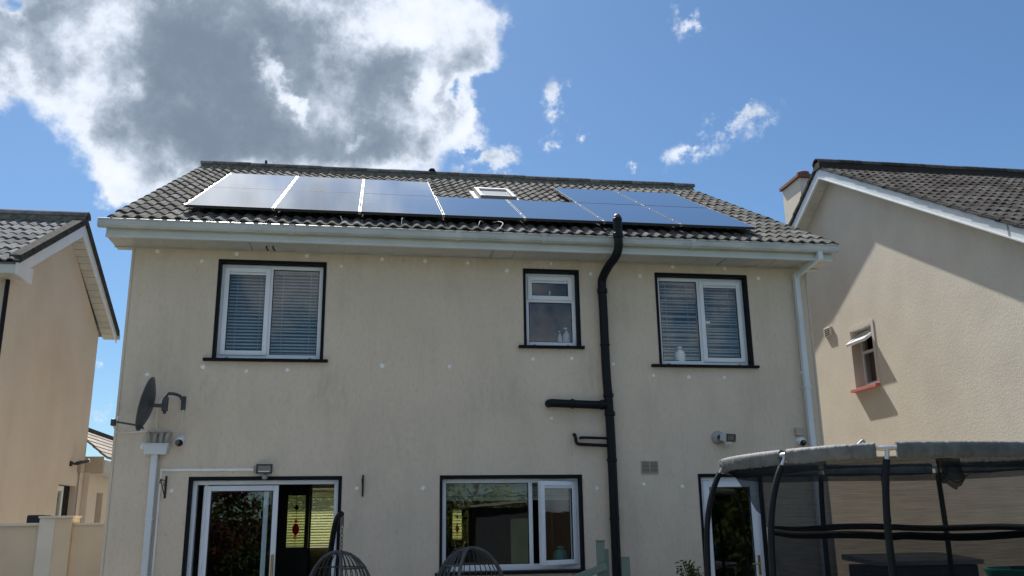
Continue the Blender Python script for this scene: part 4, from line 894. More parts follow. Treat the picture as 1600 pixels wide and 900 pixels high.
MB().prism([(ye+.10, ze-.17), (yr, zrl-.24), (yr, zrl+.0), (ye+.10, ze+.035)], bx-.02, bx).build('bargeboard', BARGE, nh)
zf = ze+.06
MB().prism([(yr+.002, zrl-.24), (yb+.40, zf-.15), (yb+.40, zf+.05), (yr+.002, zrl+.0)], bx-.02, bx).build('bargeboard', BARGE, nh)
MB().prism([(ye+.04, EZ-.02), (ya+.16, EZ-.02), (ya+.16, EZ+.20), (ye+.10, ze-.01), (ye+.04, ze)], bx-.015, bx+.012).build('box_end', BARGE, nh)
MB().box(-9, bx-.016, ye+.04, ye+.06, EZ-.01, ze).build('fascia', FASCIA, nh)
gp = [(y_-y_e+ye-.0, z_-5.075+ze) for y_, z_ in prof]
MB().prism(gp, -9, bx-.02).build('gutter', GUTTER, nh)
MB().box(-9, bx-.016, ye+.062, ya, EZ-.01, EZ).build('soffit_board', SOFFIT, nh)
MB().box(bx-.25, bx+.03, yb+.38, yb+.48, zf-.07, zf+.03).build('gutter', GUTTER, nh)
me = None; k = 0                              # sloping gable soffit of short boards
for y0, z0, y1, z1 in ((ya+.16, ze+sl_*(ya+.16-ye)-.215, yr, zrl-.225), (yr, zrl-.225, yb+.30, zf-.11)):
    n = int((y1-y0)/.15)
    for i in range(n):
        a0 = i/n; a1 = (i+1)/n-.09/n
        ya0, za0, ya1, za1 = y0+(y1-y0)*a0, z0+(z1-z0)*a0, y0+(y1-y0)*a1, z0+(z1-z0)*a1
        MB().hexa([(wx+.002, ya0, za0), (bx-.022, ya0, za0), (bx-.022, ya1, za1), (wx+.002, ya1, za1), (wx+.002, ya0, za0+.012), (bx-.022, ya0, za0+.012), (bx-.022, ya1, za1+.012), (wx+.002, ya1, za1+.012)]).build('soffit_board', SOFFIT, nh)
MB().tube([(wx+.0, ya-.05, 4.86), (wx+.0, ya-.05, 0)], .03, 10).build('downpipe', BLACKP, nh, smooth=50)
for (y0, z0, y1, z1) in ((ye+.06, ze+.03, yr, zrl+.0), (yr+.002, zrl, yb+.42, ze+.06)):
    MB().prism([(y0, z0-.03), (y1, z1-.03), (y1, z1+.085), (y0, z0+.085)], bx-.12, bx+.03).build('verge_cloak', VERGE, nh)
# side door with its reveal
mb = MB(); 
for a0, a1, c0, c1 in ((4.76, 4.83, .02, 2.25), (5.14, 5.21, .02, 2.25), (4.83, 5.14, 2.17, 2.25), (4.83, 5.14, .02, .1)): mb.box(wx-.12, wx-.06, a0, a1, c0, c1)
sd = mb.build('side_door', UPVC, nh, bevel=.004); MB().box(wx-.10, wx-.08, 4.83, 5.14, .1, 2.17).build('pane', GLASS, sd)
MB().box(wx-.14, wx-.10, 5.21, 5.655, .02, 2.265).build('door_leaf', BLACK, nh)
# bullet camera and box
t = thing('security_camera', 'dark bullet camera on an arm, high on the left neighbour wall', 'security camera', loc=(wx, 5.25, 2.66))
MB().box(wx, wx+.03, 5.16, 5.23, 2.58, 2.66).build('base', GASKET, t); MB().tube(curve([(wx+.02, 5.2, 2.63), (wx+.09, 5.25, 2.62), (wx+.14, 5.32, 2.66)]), .02, 8).build('arm', GASKET, t); MB().tube([(wx+.08, 5.28, 2.63), (wx+.17, 5.55, 2.69)], .032, 12).build('body', LENS, t, smooth=50)
MB().tube([(wx+.172, 5.552, 2.69), (wx+.178, 5.575, 2.694)], .034, 12).build('hood', CAMWHITE, t)
t = tag(MB().box(wx, wx+.06, 5.60, 5.72, 2.50, 2.70).build('meter_box', VENTP, bevel=.006), 'small beige box at the far end of the left neighbour wall, cable below', 'box')
MB().tube([(wx+.02, 5.68, 2.5), (wx+.02, 5.68, .1)], .012, 6).build('cable', GREYPL, t)
# low tiled annex behind it
an = thing('annex', 'low pinkish annex with pale tiled lean-to roof behind the left neighbour gable', 'annex', loc=(-2.0, 8, 0))
mb = MB(); wall_with_holes(mb, 6.005, 12, 0, 2.52, [(6.55, 6.95, 0, 2.2)], -1.92, -2.2, lambda a_, b_, c_: (b_, a_, c_)); mb.build('wall', LWALL, an)
MB().box(-2.12, -2.08, 6.552, 6.948, 0, 2.198).build('door_leaf', BLACK, an)
MB().box(-1.90, -1.70, 6.03, 12, 2.50, 2.53).build('soffit_board', SOFFIT, an); MB().box(-1.715, -1.695, 6.03, 12, 2.531, 2.74).build('fascia', SOFFIT, an); MB().box(-2.30, -1.716, 6.01, 6.03, 2.50, 2.80).build('box_end', VENTP, an)
rt_ = None
for i in range(6):
    for j in range(16):
        x0 = -1.66-i*.115; z0 = 2.76+i*.095; y0 = 6.02+j*.37
        if rt_ is None:
            mb = MB(); mb.hexa([(-.15, 0, .11), (0, 0, 0), (0, .36, 0), (-.15, .36, .11), (-.15, 0, .15), (0, 0, .045), (0, .36, .045), (-.15, .36, .15)]); rt_ = mb.build('roof_tile', mat('pale_tile', (.30, .27, .24), (.2, .18, .16), rough=.8, scale=5, vary=.15)[0], an); o = rt_
        else: o = rt_.copy(); C.objects.link(o)
        o.location = (x0, y0, z0)
MB().hexa([(-2.5, 6.0, 3.3), (-2.32, 6.0, 3.3), (-2.32, 12, 3.3), (-2.5, 12, 3.3), (-2.5, 6.0, 3.46), (-2.32, 6.0, 3.42), (-2.32, 12, 3.42), (-2.5, 12, 3.46)]).build('ridge_tile', TILE2, an)
# garden wall between the houses
gw = thing('garden_wall', 'cream rendered garden wall with a raised pillar between the two houses', 'wall', loc=(-1.2, 1, 0))
MB().box(-6, -1.00, 1.02, 1.20, 0, 1.585).build('wall_panel', GARDENWALL, gw); MB().box(-6, -1.0, .99, 1.23, 1.587, 1.62).build('coping', PALEWALL, gw)
MB().box(-.999, -.82, .93, 1.25, 0, 1.672).build('pillar', PALEWALL, gw); MB().box(-.819, -.63, .935, 1.25, 0, 1.672).build('pillar', GARDENWALL, gw); MB().box(-1.01, -.62, .915, 1.27, 1.674, 1.70).build('coping', PALEWALL, gw)
MB().box(-.629, .0-.002, 1.0, 1.18, 0, 1.585).build('wall_panel', GARDENWALL, gw); MB().box(-.619, -.002, .98, 1.2, 1.587, 1.612).build('coping', PALEWALL, gw)
tag(MB().box(-1.28, -1.07, 1.3, 1.6, 0, 1.72).build('wheelie_bin', GASKET, bevel=.02), 'dark bin top showing just above the garden wall by the pillar', 'bin')

# ------------------------------------------------------------------ right neighbour
rh = thing('detached_house', 'right neighbour house with tall sunlit cream gable and white bargeboards', 'house', loc=(11.25, 3.1, 0))
X0, XW = 11.0, 11.25; YR = 3.18; ZR = 7.80; SR = .585; YE = YR-4.95; ZE = ZR-SR*4.95
Yn, Yf = YE+.42, YR+4.5
ZT = 4.88
mb = MB(); gable_wall(mb, XW, XW+.30, Yn, Yf, YR, ZT+.12, ZR-.15, [(2.49, 3.16, 3.71, 4.70)])
mb.build('gable_wall', RWALL, rh)
mb = MB(); mb.box(XW+.301, 24, Yn+.003, Yn+.28, 0, ZT-.002); mb.build('wall', RWALL, rh)
mb = MB(); mb.box(XW+.301, XW+2, 2.0, 3.7, 3.4, 3.45); mb.box(XW+.301, XW+2, 2.0, 3.7, 4.9, 4.95); mb.box(XW+.301, XW+2, 2.0, 2.05, 3.46, 4.89); mb.box(XW+.301, XW+2, 3.65, 3.7, 3.46, 4.89); mb.box(XW+2, XW+2.05, 2.0, 3.7, 3.4, 4.95); mb.build('partition_wall', DARKROOM, rh)
mb = MB()
mb.hexa([(X0+.03, YE+.03, ZE-.03), (24, YE+.03, ZE-.03), (24, YR, ZR-.05), (X0+.03, YR, ZR-.05), (X0+.03, YE+.03, ZE), (24, YE+.03, ZE), (24, YR, ZR-.01), (X0+.03, YR, ZR-.01)])
mb.hexa([(X0+.03, YR, ZR-.05), (24, YR, ZR-.05), (24, YR+5, ZE-.03), (X0+.03, YR+5, ZE-.03), (X0+.03, YR, ZR+.0), (24, YR, ZR+.0), (24, YR+5, ZE+.03), (X0+.03, YR+5, ZE+.03)])
mb.build('roof', TILE2, rh)
lay_tiles(rh, X0-.03, X0+7.47, YE, ZE, SR, YR-YE, .30, .345, TILE2, visible, 300)
ridge(rh, X0-.05, X0+8.5, YR, ZR+.13, TILE2, mm=DECK)
for i in range(14):
    y = YR+.04+i*.335; z = ZR-.0-(i*.335+.04)*SR
    MB().hexa([(X0-.035, y, z+.02), (X0+.28, y, z+.02), (X0+.28, y+.36, z-.17), (X0-.035, y+.36, z-.17), (X0-.035, y, z+.075), (X0+.28, y, z+.075), (X0+.28, y+.36, z-.10), (X0-.035, y+.36, z-.10)]).build('verge_tile', TILE2, rh)
MB().prism([(YE+.02, ZE+.0), (YR, ZR-.01), (YR, ZR+.045), (YE+.02, ZE+.055)], X0-.02, X0+.10).build('verge_cloak', VERGE, rh)
for (ya_, za_, yb_, zb_) in ((YE+.02, ZE+.012, YR, ZR), (YR+.002, ZR, YR+4.9, ZR-SR*4.9)):
    MB().prism([(ya_, za_-.18), (yb_, zb_-.18), (yb_, zb_+.01), (ya_, za_+.01)], X0, X0+.02).build('bargeboard', BARGE, rh)
    MB().prism([(ya_, za_-.205), (yb_, zb_-.205), (yb_, zb_-.182), (ya_, za_-.182)], X0-.022, X0+.02).build('barge_trim', BARGE, rh)
MB().box(X0-.004, X0-.001, -1.30, -1.27, ZR-SR*(YR+1.28)-.19, ZR-SR*(YR+1.28)+.0).build('barge_joint', GREYPL, rh)
for sgn in (-1, 1):
    n = 34
    for i in range(n):
        a0 = .02+i*4.6/n; a1 = a0+4.6/n*.95
        q = [(XW-.002, a0), (X0+.022, a0), (X0+.022, a1), (XW-.002, a1)]
        f = lambda p, h: (p[0], YR+sgn*p[1], ZR-SR*p[1]-.165+h)
        MB().hexa([f(p, 0) for p in q]+[f(p, .012) for p in q]).build('soffit_board', SOFFIT, rh)
MB().box(X0+.03, XW-.01, YR+2.18, YR+2.22, ZR-SR*2.2-.20, ZR-SR*2.2-.165).build('soffit_joint', GREYPL, rh)
# chimney
cx0, cx1, cy0, cy1 = 11.32, 11.95, 4.50, 5.25
MB().box(cx0, cx1, cy0, cy1, 6.0, 8.16).build('chimney', RWALL, rh)
MB().box(cx0-.05, cx1+.05, cy0-.05, cy1+.05, 8.162, 8.235).build('chimney_cap', REDC, rh, bevel=.008)
MB().lathe((11.52, 4.72, 8.236), (0, 0, 1), [(.13, 0), (.12, .06), (.135, .08), (.13, .12), (.10, .14), (0, .15)], 18).build('chimney_pot', REDC, rh, smooth=40)
# small window with open top light
rwf = MB(); P_ = lambda mb, a0, a1, c0, c1, x0=XW+.16, x1=XW+.22: mb.box(x0, x1, a0, a1, c0, c1)
P_(rwf, 2.495, 2.545, 3.73, 4.695); P_(rwf, 3.105, 3.155, 3.73, 4.695); P_(rwf, 2.545, 3.105, 4.645, 4.695); P_(rwf, 2.545, 3.105, 3.73, 3.79); P_(rwf, 2.545, 3.105, 4.30, 4.345)
rwf = rwf.build('window', UPVC, rh, bevel=.004); MB().box(XW+.18, XW+.20, 2.545, 3.105, 3.79, 4.30).build('pane', GLASS, rwf)
mb = MB(); T = Matrix.Translation((XW+.15, 0, 4.64)) @ Matrix.Rotation(R(55), 4, 'Y')
for a0, a1, c0, c1 in ((2.53, 2.58, -.34, 0), (3.07, 3.12, -.34, 0), (2.58, 3.07, -.05, 0), (2.58, 3.07, -.34, -.29)): mb.box(-.025, .025, a0, a1, c0, c1)
mb.v = [tuple(T @ Vector(p)) for p in mb.v]; ts = mb.build('sash', UPVC, rwf, bevel=.004)
mb = MB(); mb.box(-.008, .008, 2.58, 3.07, -.29, -.05); mb.v = [tuple(T @ Vector(p)) for p in mb.v]; mb.build('pane', mat('obscured_glass', (.60, .62, .62), rough=.3)[0], ts)
MB().hexa([(XW-.09, 2.42, 3.635), (XW+.16, 2.42, 3.65), (XW+.16, 3.22, 3.65), (XW-.09, 3.22, 3.635), (XW-.09, 2.42, 3.69), (XW+.16, 2.42, 3.725), (XW+.16, 3.22, 3.725), (XW-.09, 3.22, 3.69)]).build('sill', PINKSILL, rwf, bevel=.004)
mb = MB(); mb.box(XW-.012, XW-.0005, 2.42, 2.489, 3.70, 4.77); mb.box(XW-.012, XW-.0005, 3.161, 3.23, 3.70, 4.77); mb.box(XW-.012, XW-.0005, 2.489, 3.161, 4.701, 4.77); mb.build('plaster_band', LWALL, rwf)
mb = MB(); mb.box(XW-.04, XW-.0005, 3.76, 4.0, 4.78, 4.95); vv = mb.build('air_vent', RWALL, rh, bevel=.006)
for i in range(4):
    for j in range(2): MB().box(XW-.043, XW-.0405, 3.785+j*.1, 3.87+j*.1, 4.80+i*.035, 4.815+i*.035).build('louvre', GASKET, vv)

# ------------------------------------------------------------------ trampoline
tr = thing('trampoline', 'trampoline with black foam-sleeved poles, grey top padding and dark safety net', 'trampoline', loc=(7.2, -4.3, 0))
TR = [(6.58, -5.08), (6.10, -4.45), (6.0, -3.45), (6.5, -2.80), (7.25, -2.62), (8.2, -2.8), (9.0, -3.4), (9.2, -4.3), (8.6, -4.98), (7.5, -5.14)]
ctr = Vector((7.2, -3.9, 0)); ZTR = 2.0
def ringpt(i, z, k=1.0):
    p = Vector((TR[i % len(TR)][0], TR[i % len(TR)][1], 0)); q = ctr+(p-ctr)*k; q.z = z; return q
dense = []
n_ = len(TR)
for i in range(n_):
    a_, b_, c_2, d_ = (Vector(TR[(i+k-1) % n_]) for k in range(4))
    for j in range(8):
        t = j/8; dense.append(.5*((2*b_)+(-a_+c_2)*t+(2*a_-5*b_+4*c_2-d_)*t*t+(-a_+3*b_-3*c_2+d_)*t**3))
ND = len(dense)
def dpt(i, z, k=1.0):
    p = dense[i % ND]; q = ctr+(Vector((p[0], p[1], 0))-ctr)*k; q.z = z; return q
MB().tube([dpt(i, ZTR) for i in range(ND)], .016, 10, closed=True).build('top_ring', STEEL, tr, smooth=50)
POLES = [0, 8, 24-3, 36, 50, 62, 70]      # indices on the dense ring
PIDX = [0, 1, 2]
def pole(i, bow, name='pole'):
    o_ = Vector(bow)
    pts = curve([dpt(i, z)+o_*k for k, z in ((0, ZTR-.03), (.4, ZTR-.17), (.72, ZTR-.35), (.92, ZTR-.57), (1, ZTR-.92), (1, .8), (1, .1))], 5)
    o = MB().tube(pts[2:], [.025]*(len(pts)-2), 12).build('pole', FOAM, tr, smooth=50)
    MB().tube([dpt(i, ZTR+.01), dpt(i, ZTR-.03), pts[4]], .016, 8).build('pole_tip', STEEL, o, smooth=50)
    MB().tube([dpt(i+k, ZTR) for k in (-1, -.0, 1)] if False else [dpt(i, ZTR)*.6+dpt(i-1, ZTR)*.4, dpt(i, ZTR), dpt(i, ZTR)*.6+dpt(i+1, ZTR)*.4], .0185, 10).build('ring_joint', STEEL, o, smooth=50)
pl_i = [(0, (-.085, -.02, 0)), (8, (-.19, -.03, 0)), (16, (-.20, .0, 0)), (33, (.02, .10, 0)), (42, (.08, .10, 0)), (52, (.16, 0, 0)), (66, (.10, -.12, 0))]
for i, b_ in pl_i: pole(i, b_)
# padded sleeves on the ring between the poles, lumpy and sagging on the inner side
ends = [i for i, _ in pl_i]
for a_, b_ in zip(ends, ends[1:]+[ends[0]+ND]):
    mb = MB(); n = max(12, int((b_-a_-1.0)*9)); base = 0; K = 14
    for s in range(n+1):
        u = a_+(.75 if a_ == 0 else .35)+(b_-a_-(1.0 if a_ == 0 or b_ == ND else .7))*s/n
        i0 = int(math.floor(u)); f = u-i0; c = dpt(i0, ZTR)*(1-f)+dpt(i0+1, ZTR)*f
        tan = (dpt(i0+1, 0)-dpt(i0, 0)).normalized(); out = Vector((tan.y, -tan.x, 0)); 
        if out.dot(c-ctr) < 0: out = -out
        wob = 1+.015*math.sin(u*2.1)
        for k in range(K):
            th = 2*math.pi*k/K; rr = .036*wob
            z = math.sin(th)*rr; x = math.cos(th)*rr*.95
            cr = .0018*math.sin(u*17+2.2*math.sin(u*4.1)+k*.25)+.0013*math.sin(u*31+1.3*math.sin(u*9))
            x += cr*math.cos(th)*1.2; z += cr*math.sin(th)
            if z < 0: z *= 2.2+.10*math.sin(u*1.3)
            mb.v.append(tuple(c+out*(x-.012)+Vector((0, 0, z+.008))))
    for s in range(n):
        for k in range(K): mb.f.append((s*K+k, s*K+(k+1) % K, (s+1)*K+(k+1) % K, (s+1)*K+k))
    mb.f += [tuple(reversed(range(K))), tuple(n*K+k for k in range(K))]
    mb.build('ring_padding', PAD, tr, smooth=70)
def tilt(z, q): return (.085*(q.y-ctr.y+1.3)/2.6) if z < 1.55 else 0
def loft(levels, m, name, close=True, th=0):
    mb = MB(); 
    for z, k, wz in levels:
        for i in range(ND): q = dpt(i, z+wz*math.sin(i*.41), k); q.z += tilt(z, q); mb.v.append(tuple(q))
    for l in range(len(levels)-1):
        for i in range(ND): mb.f.append((l*ND+i, l*ND+(i+1) % ND, (l+1)*ND+(i+1) % ND, (l+1)*ND+i))
    o = mb.build(name, m, tr, smooth=True, fix=False); return o
loft([(ZTR-.06, .97, 0), (ZTR-.12, .91, 0), (ZTR-.25, .85, .0), (ZTR-.40, .795, 0), (ZTR-.5, .76, .004), (ZTR-.6, .735, .006), (1.375, .705, .010)], NET, 'net')
loft([(1.36, .705, .010), (1.1, .71, .0), (.80, .74, 0)], NETLOW, 'net')
o = loft([(1.395, .71, .010), (1.340, .705, .010)], STRAP, 'net_strap'); so = o.modifiers.new('s', 'SOLIDIFY'); so.thickness = .006
o = loft([(ZTR-.055, .972, .004), (ZTR-.13, .90, .006)], netmat('net_hem', .25), 'net_hem')
MB().lathe((ctr.x, ctr.y, .80), (0, 0, 1), [(0, 0), (1.0, 0), (1.0, .012), (0, .012)], 40).build('jumping_mat', STRAP, tr)
MB().tube([dpt(i, .82, .97) for i in range(ND)], .03, 8, closed=True).build('frame_ring', STEEL, tr, smooth=50)
for i in (0, 16, 32, 48, 64): MB().tube([dpt(i, .8, .97), dpt(i, .02, .99)], .022, 8).build('leg', STEEL, tr, smooth=50)
# grey tape on one back pole, torn flap, bird-like clip on the ring
P0 = None; MB().tube([dpt(38, ZTR-.05, .99), dpt(38, ZTR-.30, .985), dpt(38, ZTR-.52, .98)], .026, 8).build('pole_wrap', PAD, tr, smooth=50)
MB().tube([dpt(38, ZTR-.52, .98), dpt(38, ZTR-.8, .975), dpt(38, .8, .97)], .018, 8).build('pole_strut', FOAM, tr, smooth=50)
mb = MB(); nn = 9
for i in range(nn):
    u = i/(nn-1); x = 6.98+.21*u; y = -5.02+.02*math.sin(u*9); dz = .14+.075*math.sin(u*3.0)+.015*math.sin(u*17)
    if u < .1: dz = .02
    mb.v += [(x, y, ZTR-.07), (x+.02, y+.03*math.sin(u*7), ZTR-.07-dz*.5), (x+.04, y+.02, ZTR-.07-dz)]
for i in range(nn-1):
    for j in range(2): mb.f.append((i*3+j, i*3+j+1, i*3+j+4, i*3+j+3))
o = mb.build('torn_flap', FLAP, tr, smooth=True); so = o.modifiers.new('s', 'SOLIDIFY'); so.thickness = .003
MB().tube(curve([(7.0, -5.03, ZTR-.17), (6.99, -5.03, ZTR-.21), (7.03, -5.03, ZTR-.24), (7.07, -5.03, ZTR-.22), (7.15, -5.03, ZTR-.24), (7.25, -5.03, ZTR-.17)]), .003, 5).build('elastic_cord', STRAP, tr)
t = MB(); t.tube(curve([dpt(2, ZTR+.03), dpt(2, ZTR+.055)+Vector((.03, 0, 0)), dpt(2, ZTR+.065)+Vector((.05, 0, 0)), dpt(2, ZTR+.045)+Vector((.06, 0, 0))], 4), .009, 6); t.build('clip', STEEL, tr)
# teal tub on the mat
tag(MB().lathe((8.5, -4.0, .975), (0, 0, 1), [(0, 0), (.34, 0), (.40, .12), (.415, .12), (.415, .10), (.37, .0)], 28).build('paddling_tub', TEAL, smooth=40), 'teal plastic tub seen dimly through the trampoline net', 'tub')

# ------------------------------------------------------------------ hanging egg chairs
def egg_chair(cx, cy, top, face, label, stand_label, hanging):
    F = Vector((math.cos(face), math.sin(face), 0)); S = Vector((-F.y, F.x, 0)); U = Vector((0, 0, 1))
    H, Wd, Dp = 1.15, .38, .38; c = Vector((cx, cy, top-H/2))
    t = thing('egg_chair', label, 'egg chair', 'wicker egg chairs in front of the house', (cx, cy, top-H))
    def P(th, ph):        # th from the top pole down, ph around; ph = 0 is the open front
        zz = math.cos(th); rr = math.sin(th)**.92
        back = math.cos(ph)
        return c+U*(zz*H/2)+(S*math.sin(ph)*Wd+F*back*Dp)*rr
    ph0 = R(62)
    rim = [P(R(4+172*i/24), ph0) for i in range(25)]+[P(R(176-172*i/24), -ph0) for i in range(25)]
    MB().tube(rim, .017, 10, closed=True).build('rim', WICKER, t, smooth=60)
    n = 22
    for i in range(1, n):
        ph = ph0+(2*math.pi-2*ph0)*i/n
        MB().tube([P(R(3+150*k/16), ph) for k in range(17)], .0055 if i != n//2 else .012, 5).build('rib', WICKER, t, smooth=60)
    for th in (16, 17.5, 44, 66, 68, 92, 116):
        MB().tube([P(R(th), ph0+(2*math.pi-2*ph0)*i/30)+U*.004 for i in range(31)], .009 if th in (44, 92) else .0065, 6).build('hoop', WICKER, t, smooth=60)
    mb = MB()              # close weave of the seat
    for k in range(9):
        for i in range(25): mb.v.append(tuple(P(R(100+9*k), ph0+(2*math.pi-2*ph0)*i/24)))
    for k in range(8):
        for i in range(24): mb.f.append((k*25+i, k*25+i+1, (k+1)*25+i+1, (k+1)*25+i))
    o = mb.build('seat_weave', WICKER, t, smooth=True); so = o.modifiers.new('s', 'SOLIDIFY'); so.thickness = .012
    ht = top+(.37 if hanging else .02)
    st = thing('chair_stand', stand_label, 'stand', 'stands of the egg chairs', (cx, cy, 0))
    if hanging:
        b0 = Vector((cx-.14, cy+.50, 0))
        path = curve([b0, b0+U*.8, Vector((cx-.10, cy+.42, 1.25)), Vector((cx-.065, cy+.22, ht-.16)), Vector((cx-.03, cy+.08, ht-.04)), Vector((cx+.012, cy, ht))], 6)
        MB().tube(path, .030, 12).build('pole', FOAM, st, smooth=60)
        z = ht-.02; k = 0
        while z > top-.005:
            e = S if k % 2 else F; ln = .026
            pts = [Vector((cx+.022, cy, z-ln))+U*math.cos(q)*ln+e*math.sin(q)*.012 for q in [2*math.pi*j/12 for j in range(12)]]
            MB().tube(pts, .0042, 5, closed=True).build('chain_link', CHAIN, t); z -= .042; k += 1
        MB().lathe((cx+.022, cy, ht-.12), (0, 0, 1), [(0, 0), (.016, 0), (.016, .09), (0, .09)], 10).build('spring', CHAIN, t)
    else:
        b0 = Vector((cx, cy, 0))-F*.50
        MB().tube(curve([b0, b0+U*.7, b0+U*1.0+F*.08, Vector((cx, cy, top-.05))-F*.22, Vector((cx, cy, top-.02))], 6), .028, 12).build('pole', FOAM, st, smooth=60)
    mb = MB(); mb.tube([Vector((cx, cy, .03))+Vector((math.cos(a), math.sin(a), 0))*.5 for a in [2*math.pi*i/28 for i in range(28)]], .025, 8, closed=True); mb.build('base', FOAM, st, smooth=60)
egg_chair(2.66, -1.50, 1.275, R(215), 'grey wicker egg chair hanging on a chain in front of the open patio door', 'dark curved stand pole with chain, right of the patio door', True)
egg_chair(3.93, -2.00, 1.300, R(-53), 'grey wicker egg chair in front of the kitchen window', 'dark stand of the egg chair in front of the kitchen window', False)

# ------------------------------------------------------------------ sage timber, plant
t = thing('timber_frame', 'sage green painted timber posts and rail either side of the soil pipe', 'timber frame', loc=(5.6, -.9, 0))
MB().box(5.455, 5.545, -1.03, -.99, 0, 1.318).build('post', SAGE, t, bevel=.004); MB().box(5.535, 5.60, -.985, -.93, 0, 1.235).build('post', SAGE, t, bevel=.004)
MB().box(5.735, 5.825, -1.03, -.99, 0, 1.152).build('post', SAGE, t, bevel=.004)
MB().beam((5.20, -1.06, .94), (5.55, -1.06, 1.06), .04, .075).build('rail', SAGE, t, bevel=.004)
for x in (5.545, ): MB().box(5.45, 5.55, -1.04, -.98, 1.319, 1.334).build('post_cap', SAGE, t, bevel=.003)
def leaves(name, m, parent, pts, size, asp=.5):
    mb = MB()
    for p in pts:
        p = Vector(p); a = Vector((random.gauss(0, 1), random.gauss(0, 1), random.gauss(0, .7))).normalized(); b = a.cross(Vector((random.gauss(0, 1), random.gauss(0, 1), random.gauss(0, 1)))).normalized(); s = size*random.uniform(.6, 1.3)
        mb.face(p-a*s, p+b*s*asp*.8, p+a*s, p-b*s*asp*.8)
    return mb.build(name, m, parent, fix=False)
t = thing('potted_shrub', 'top of a small leafy shrub left of the back door', 'shrub', loc=(6.53, -1.0, 0))
pts = []
for k in range(10):
    a = Vector((6.53, -1.0, .5)); e = Vector((6.53+random.uniform(-.12, .12), -1+random.uniform(-.12, .12), random.uniform(.92, 1.10)))
    MB().tube(curve([a, (a+e)/2+Vector((random.uniform(-.05, .05), 0, 0)), e]), .004, 5).build('stem', BARK, t)
    for j in range(60): pts.append(a+(e-a)*random.uniform(.45, 1.02)+Vector((random.gauss(0, .035), random.gauss(0, .035), random.gauss(0, .02))))
leaves('foliage', LEAF, t, pts, .022)['kind'] = 'stuff'
MB().lathe((6.53, -1.0, .008), (0, 0, 1), [(0, 0), (.14, 0), (.19, .5), (.20, .52), (.17, .52), (.15, .45), (0, .45)], 20).build('pot', REDC, t, smooth=40)

# ------------------------------------------------------------------ garden behind the camera (it shows in the window glass)
def tree(x, y, h, r, m, label, group='garden trees', low=.25):
    t = thing('garden_tree', label, 'tree', group, (x, y, 0))
    MB().tube(curve([(x, y, 0), (x+.08, y, h*.3), (x-.05, y+.05, h*.6), (x, y, h*.85)]), [.14*(1-i/27) for i in range(25)], 8).build('trunk', BARK, t, smooth=60)
    cl = []
    for k in range(16):
        a = random.uniform(0, 6.28); zz = random.uniform(low, 1); rr = r*math.sqrt(max(.05, 1-((zz-.6)/.5)**2))*random.uniform(.3, .9)
        c = Vector((x+math.cos(a)*rr, y+math.sin(a)*rr, h*zz)); cl.append(c)
        MB().tube([(x, y, h*max(.15, zz-.25)), (x+(c.x-x)*.5, y+(c.y-y)*.5, c.z-.25), c], [.04, .025, .01], 5).build('limb', BARK, t)
    pts = []
    for c in cl:
        s = r*random.uniform(.22, .4)
        for j in range(330): pts.append(c+Vector((random.gauss(0, s*.6), random.gauss(0, s*.6), random.gauss(0, s*.5))))
    leaves('crown', m, t, pts, .075)['kind'] = 'stuff'
tree(-1.6, -15.5, 3.6, 1.7, LEAFR, 'red-leaved tree behind the viewer, mirrored in the patio door', low=.2)
tree(1.6, -17.5, 4.2, 1.6, LEAF, 'dark green tree mirrored beside the red one in the patio door', low=.15)
tree(4.2, -14.8, 3.4, 1.1, LEAF, 'slim green tree mirrored in the left of the kitchen window', low=.2)
tree(6.4, -17.8, 4.0, 1.6, LEAFY, 'yellow-green tree mirrored above the shed in the kitchen window', low=.3)
tree(10.6, -15.5, 3.2, 1.5, LEAF, 'broad green tree mirrored in the back door', low=.15)
tree(13.6, -15.6, 3.6, 1.6, LEAF, 'dark tree beyond the side fence, mirrored in the back door glass', low=.1)
tree(16.6, -16.8, 4.0, 1.8, LEAF, 'large dark tree beyond the side fence, far right of the garden', low=.1)
tree(-5.0, -16.5, 3.9, 1.9, LEAF, 'green tree at the left end of the garden behind the viewer', low=.15)
sh = thing('garden_shed', 'dark timber garden shed with pale roof edge, mirrored in the kitchen window', 'shed', loc=(7.6, -15.2, 0))
MB().box(6.0, 9.2, -16.6, -14.6, 0, 2.0).build('wall', SHEDW, sh)
MB().hexa([(5.8, -16.8, 2.0), (9.4, -16.8, 2.3), (9.4, -14.4, 2.3), (5.8, -14.4, 2.0), (5.8, -16.8, 2.07), (9.4, -16.8, 2.37), (9.4, -14.4, 2.37), (5.8, -14.4, 2.07)]).build('roof', mat('pale_felt', (.35, .36, .34), rough=.8)[0], sh)
MB().box(7.0, 7.9, -14.598, -14.57, .05, 1.7).build('door', SAGE, sh)
fn = thing('garden_fence', 'timber panel fence at the end of the garden behind the viewer', 'fence', loc=(2, -19, 0)); pk = None
for i in range(90):
    if pk is None: pk = MB().box(-8, -7.78, -19.02, -19.0, 0, 1.8).build('fence_board', FENCEW, fn); o = pk
    else: o = pk.copy(); C.objects.link(o)
    o.location = (i*.235, random.uniform(0, .01), random.uniform(-.03, 0))
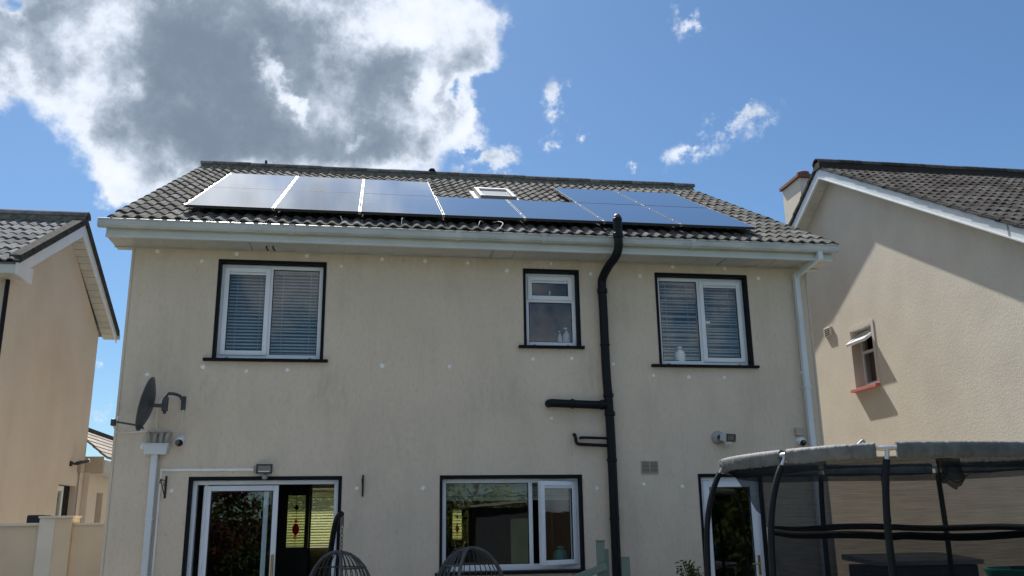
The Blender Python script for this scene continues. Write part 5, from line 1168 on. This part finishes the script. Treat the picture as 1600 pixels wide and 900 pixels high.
# hedge across the road, seen through the house
hd = tag(leaves('hedge', LEAFY, None, [(random.uniform(-3, 7), random.uniform(13.0, 13.6), random.uniform(.1, 3.3)) for _ in range(60000)], .06), 'bright yellow-green hedge in front of the house, seen through the lounge windows', 'hedge', kind='stuff')

# clipped hedge along the end of the garden, low enough that only its dark mass shows in the lower glass
tag(leaves('boundary_hedge', LEAF, None, [(random.uniform(-9, 22), random.uniform(-18.8, -18.0), abs(random.gauss(0, 1))*.0+random.uniform(.0, 2.3)+.25*math.sin(i*.0007)) for i in range(26000)], .12), 'dark green hedge along the end of the garden behind the viewer', 'hedge', kind='stuff')

for x, y1, lab in ((10.35, -2.4, 'timber side fence between the garden and the right neighbour'), (-2.7, -.5, 'timber side fence between the garden and the left neighbour')):
    sf = thing('side_fence', lab, 'fence', loc=(x, -10, 0)); sm = None
    for i in range(int((y1+18.9)/.235)):
        y = y1-.235*(i+1)
        if sm is None: o = MB().box(x, x+.02, 0, .22, 0, 1.75).build('fence_board', FENCEW, sf); sm = o
        else: o = sm.copy(); C.objects.link(o)
        o.location = (random.uniform(0, .008), y, random.uniform(-.03, 0))
t = thing('storage_box', 'dark grey storage box by the house, dim behind the trampoline net', 'storage box', loc=(9.3, -.6, 0))
MB().box(8.85, 10.1, -1.0, -.25, 0, .98).build('body', mat('dark_grey_resin', (.05, .055, .06), rough=.6)[0], t, bevel=.02)
MB().hexa([(8.8, -1.05, .985), (10.15, -1.05, .985), (10.15, -.2, 1.03), (8.8, -.2, 1.03), (8.8, -1.05, 1.04), (10.15, -1.05, 1.04), (10.15, -.2, 1.10), (8.8, -.2, 1.10)]).build('lid', GREYPL, t, bevel=.015)

tag(leaves('shrub_border', LEAF, None, [(10.25-abs(random.gauss(0, .28)), random.uniform(-18, -3.2), random.uniform(.0, 2.1)+.25*math.sin(i)) for i in range(22000)], .10), 'dense dark shrubs along the right side fence of the garden', 'shrubs', kind='stuff')

tag(leaves('shrub_border', LEAF, None, [(-2.55+abs(random.gauss(0, .28)), random.uniform(-18, -2.5), random.uniform(.0, 2.0)+.25*math.sin(i)) for i in range(22000)], .10), 'dense dark shrubs along the left side fence of the garden', 'shrubs', kind='stuff')
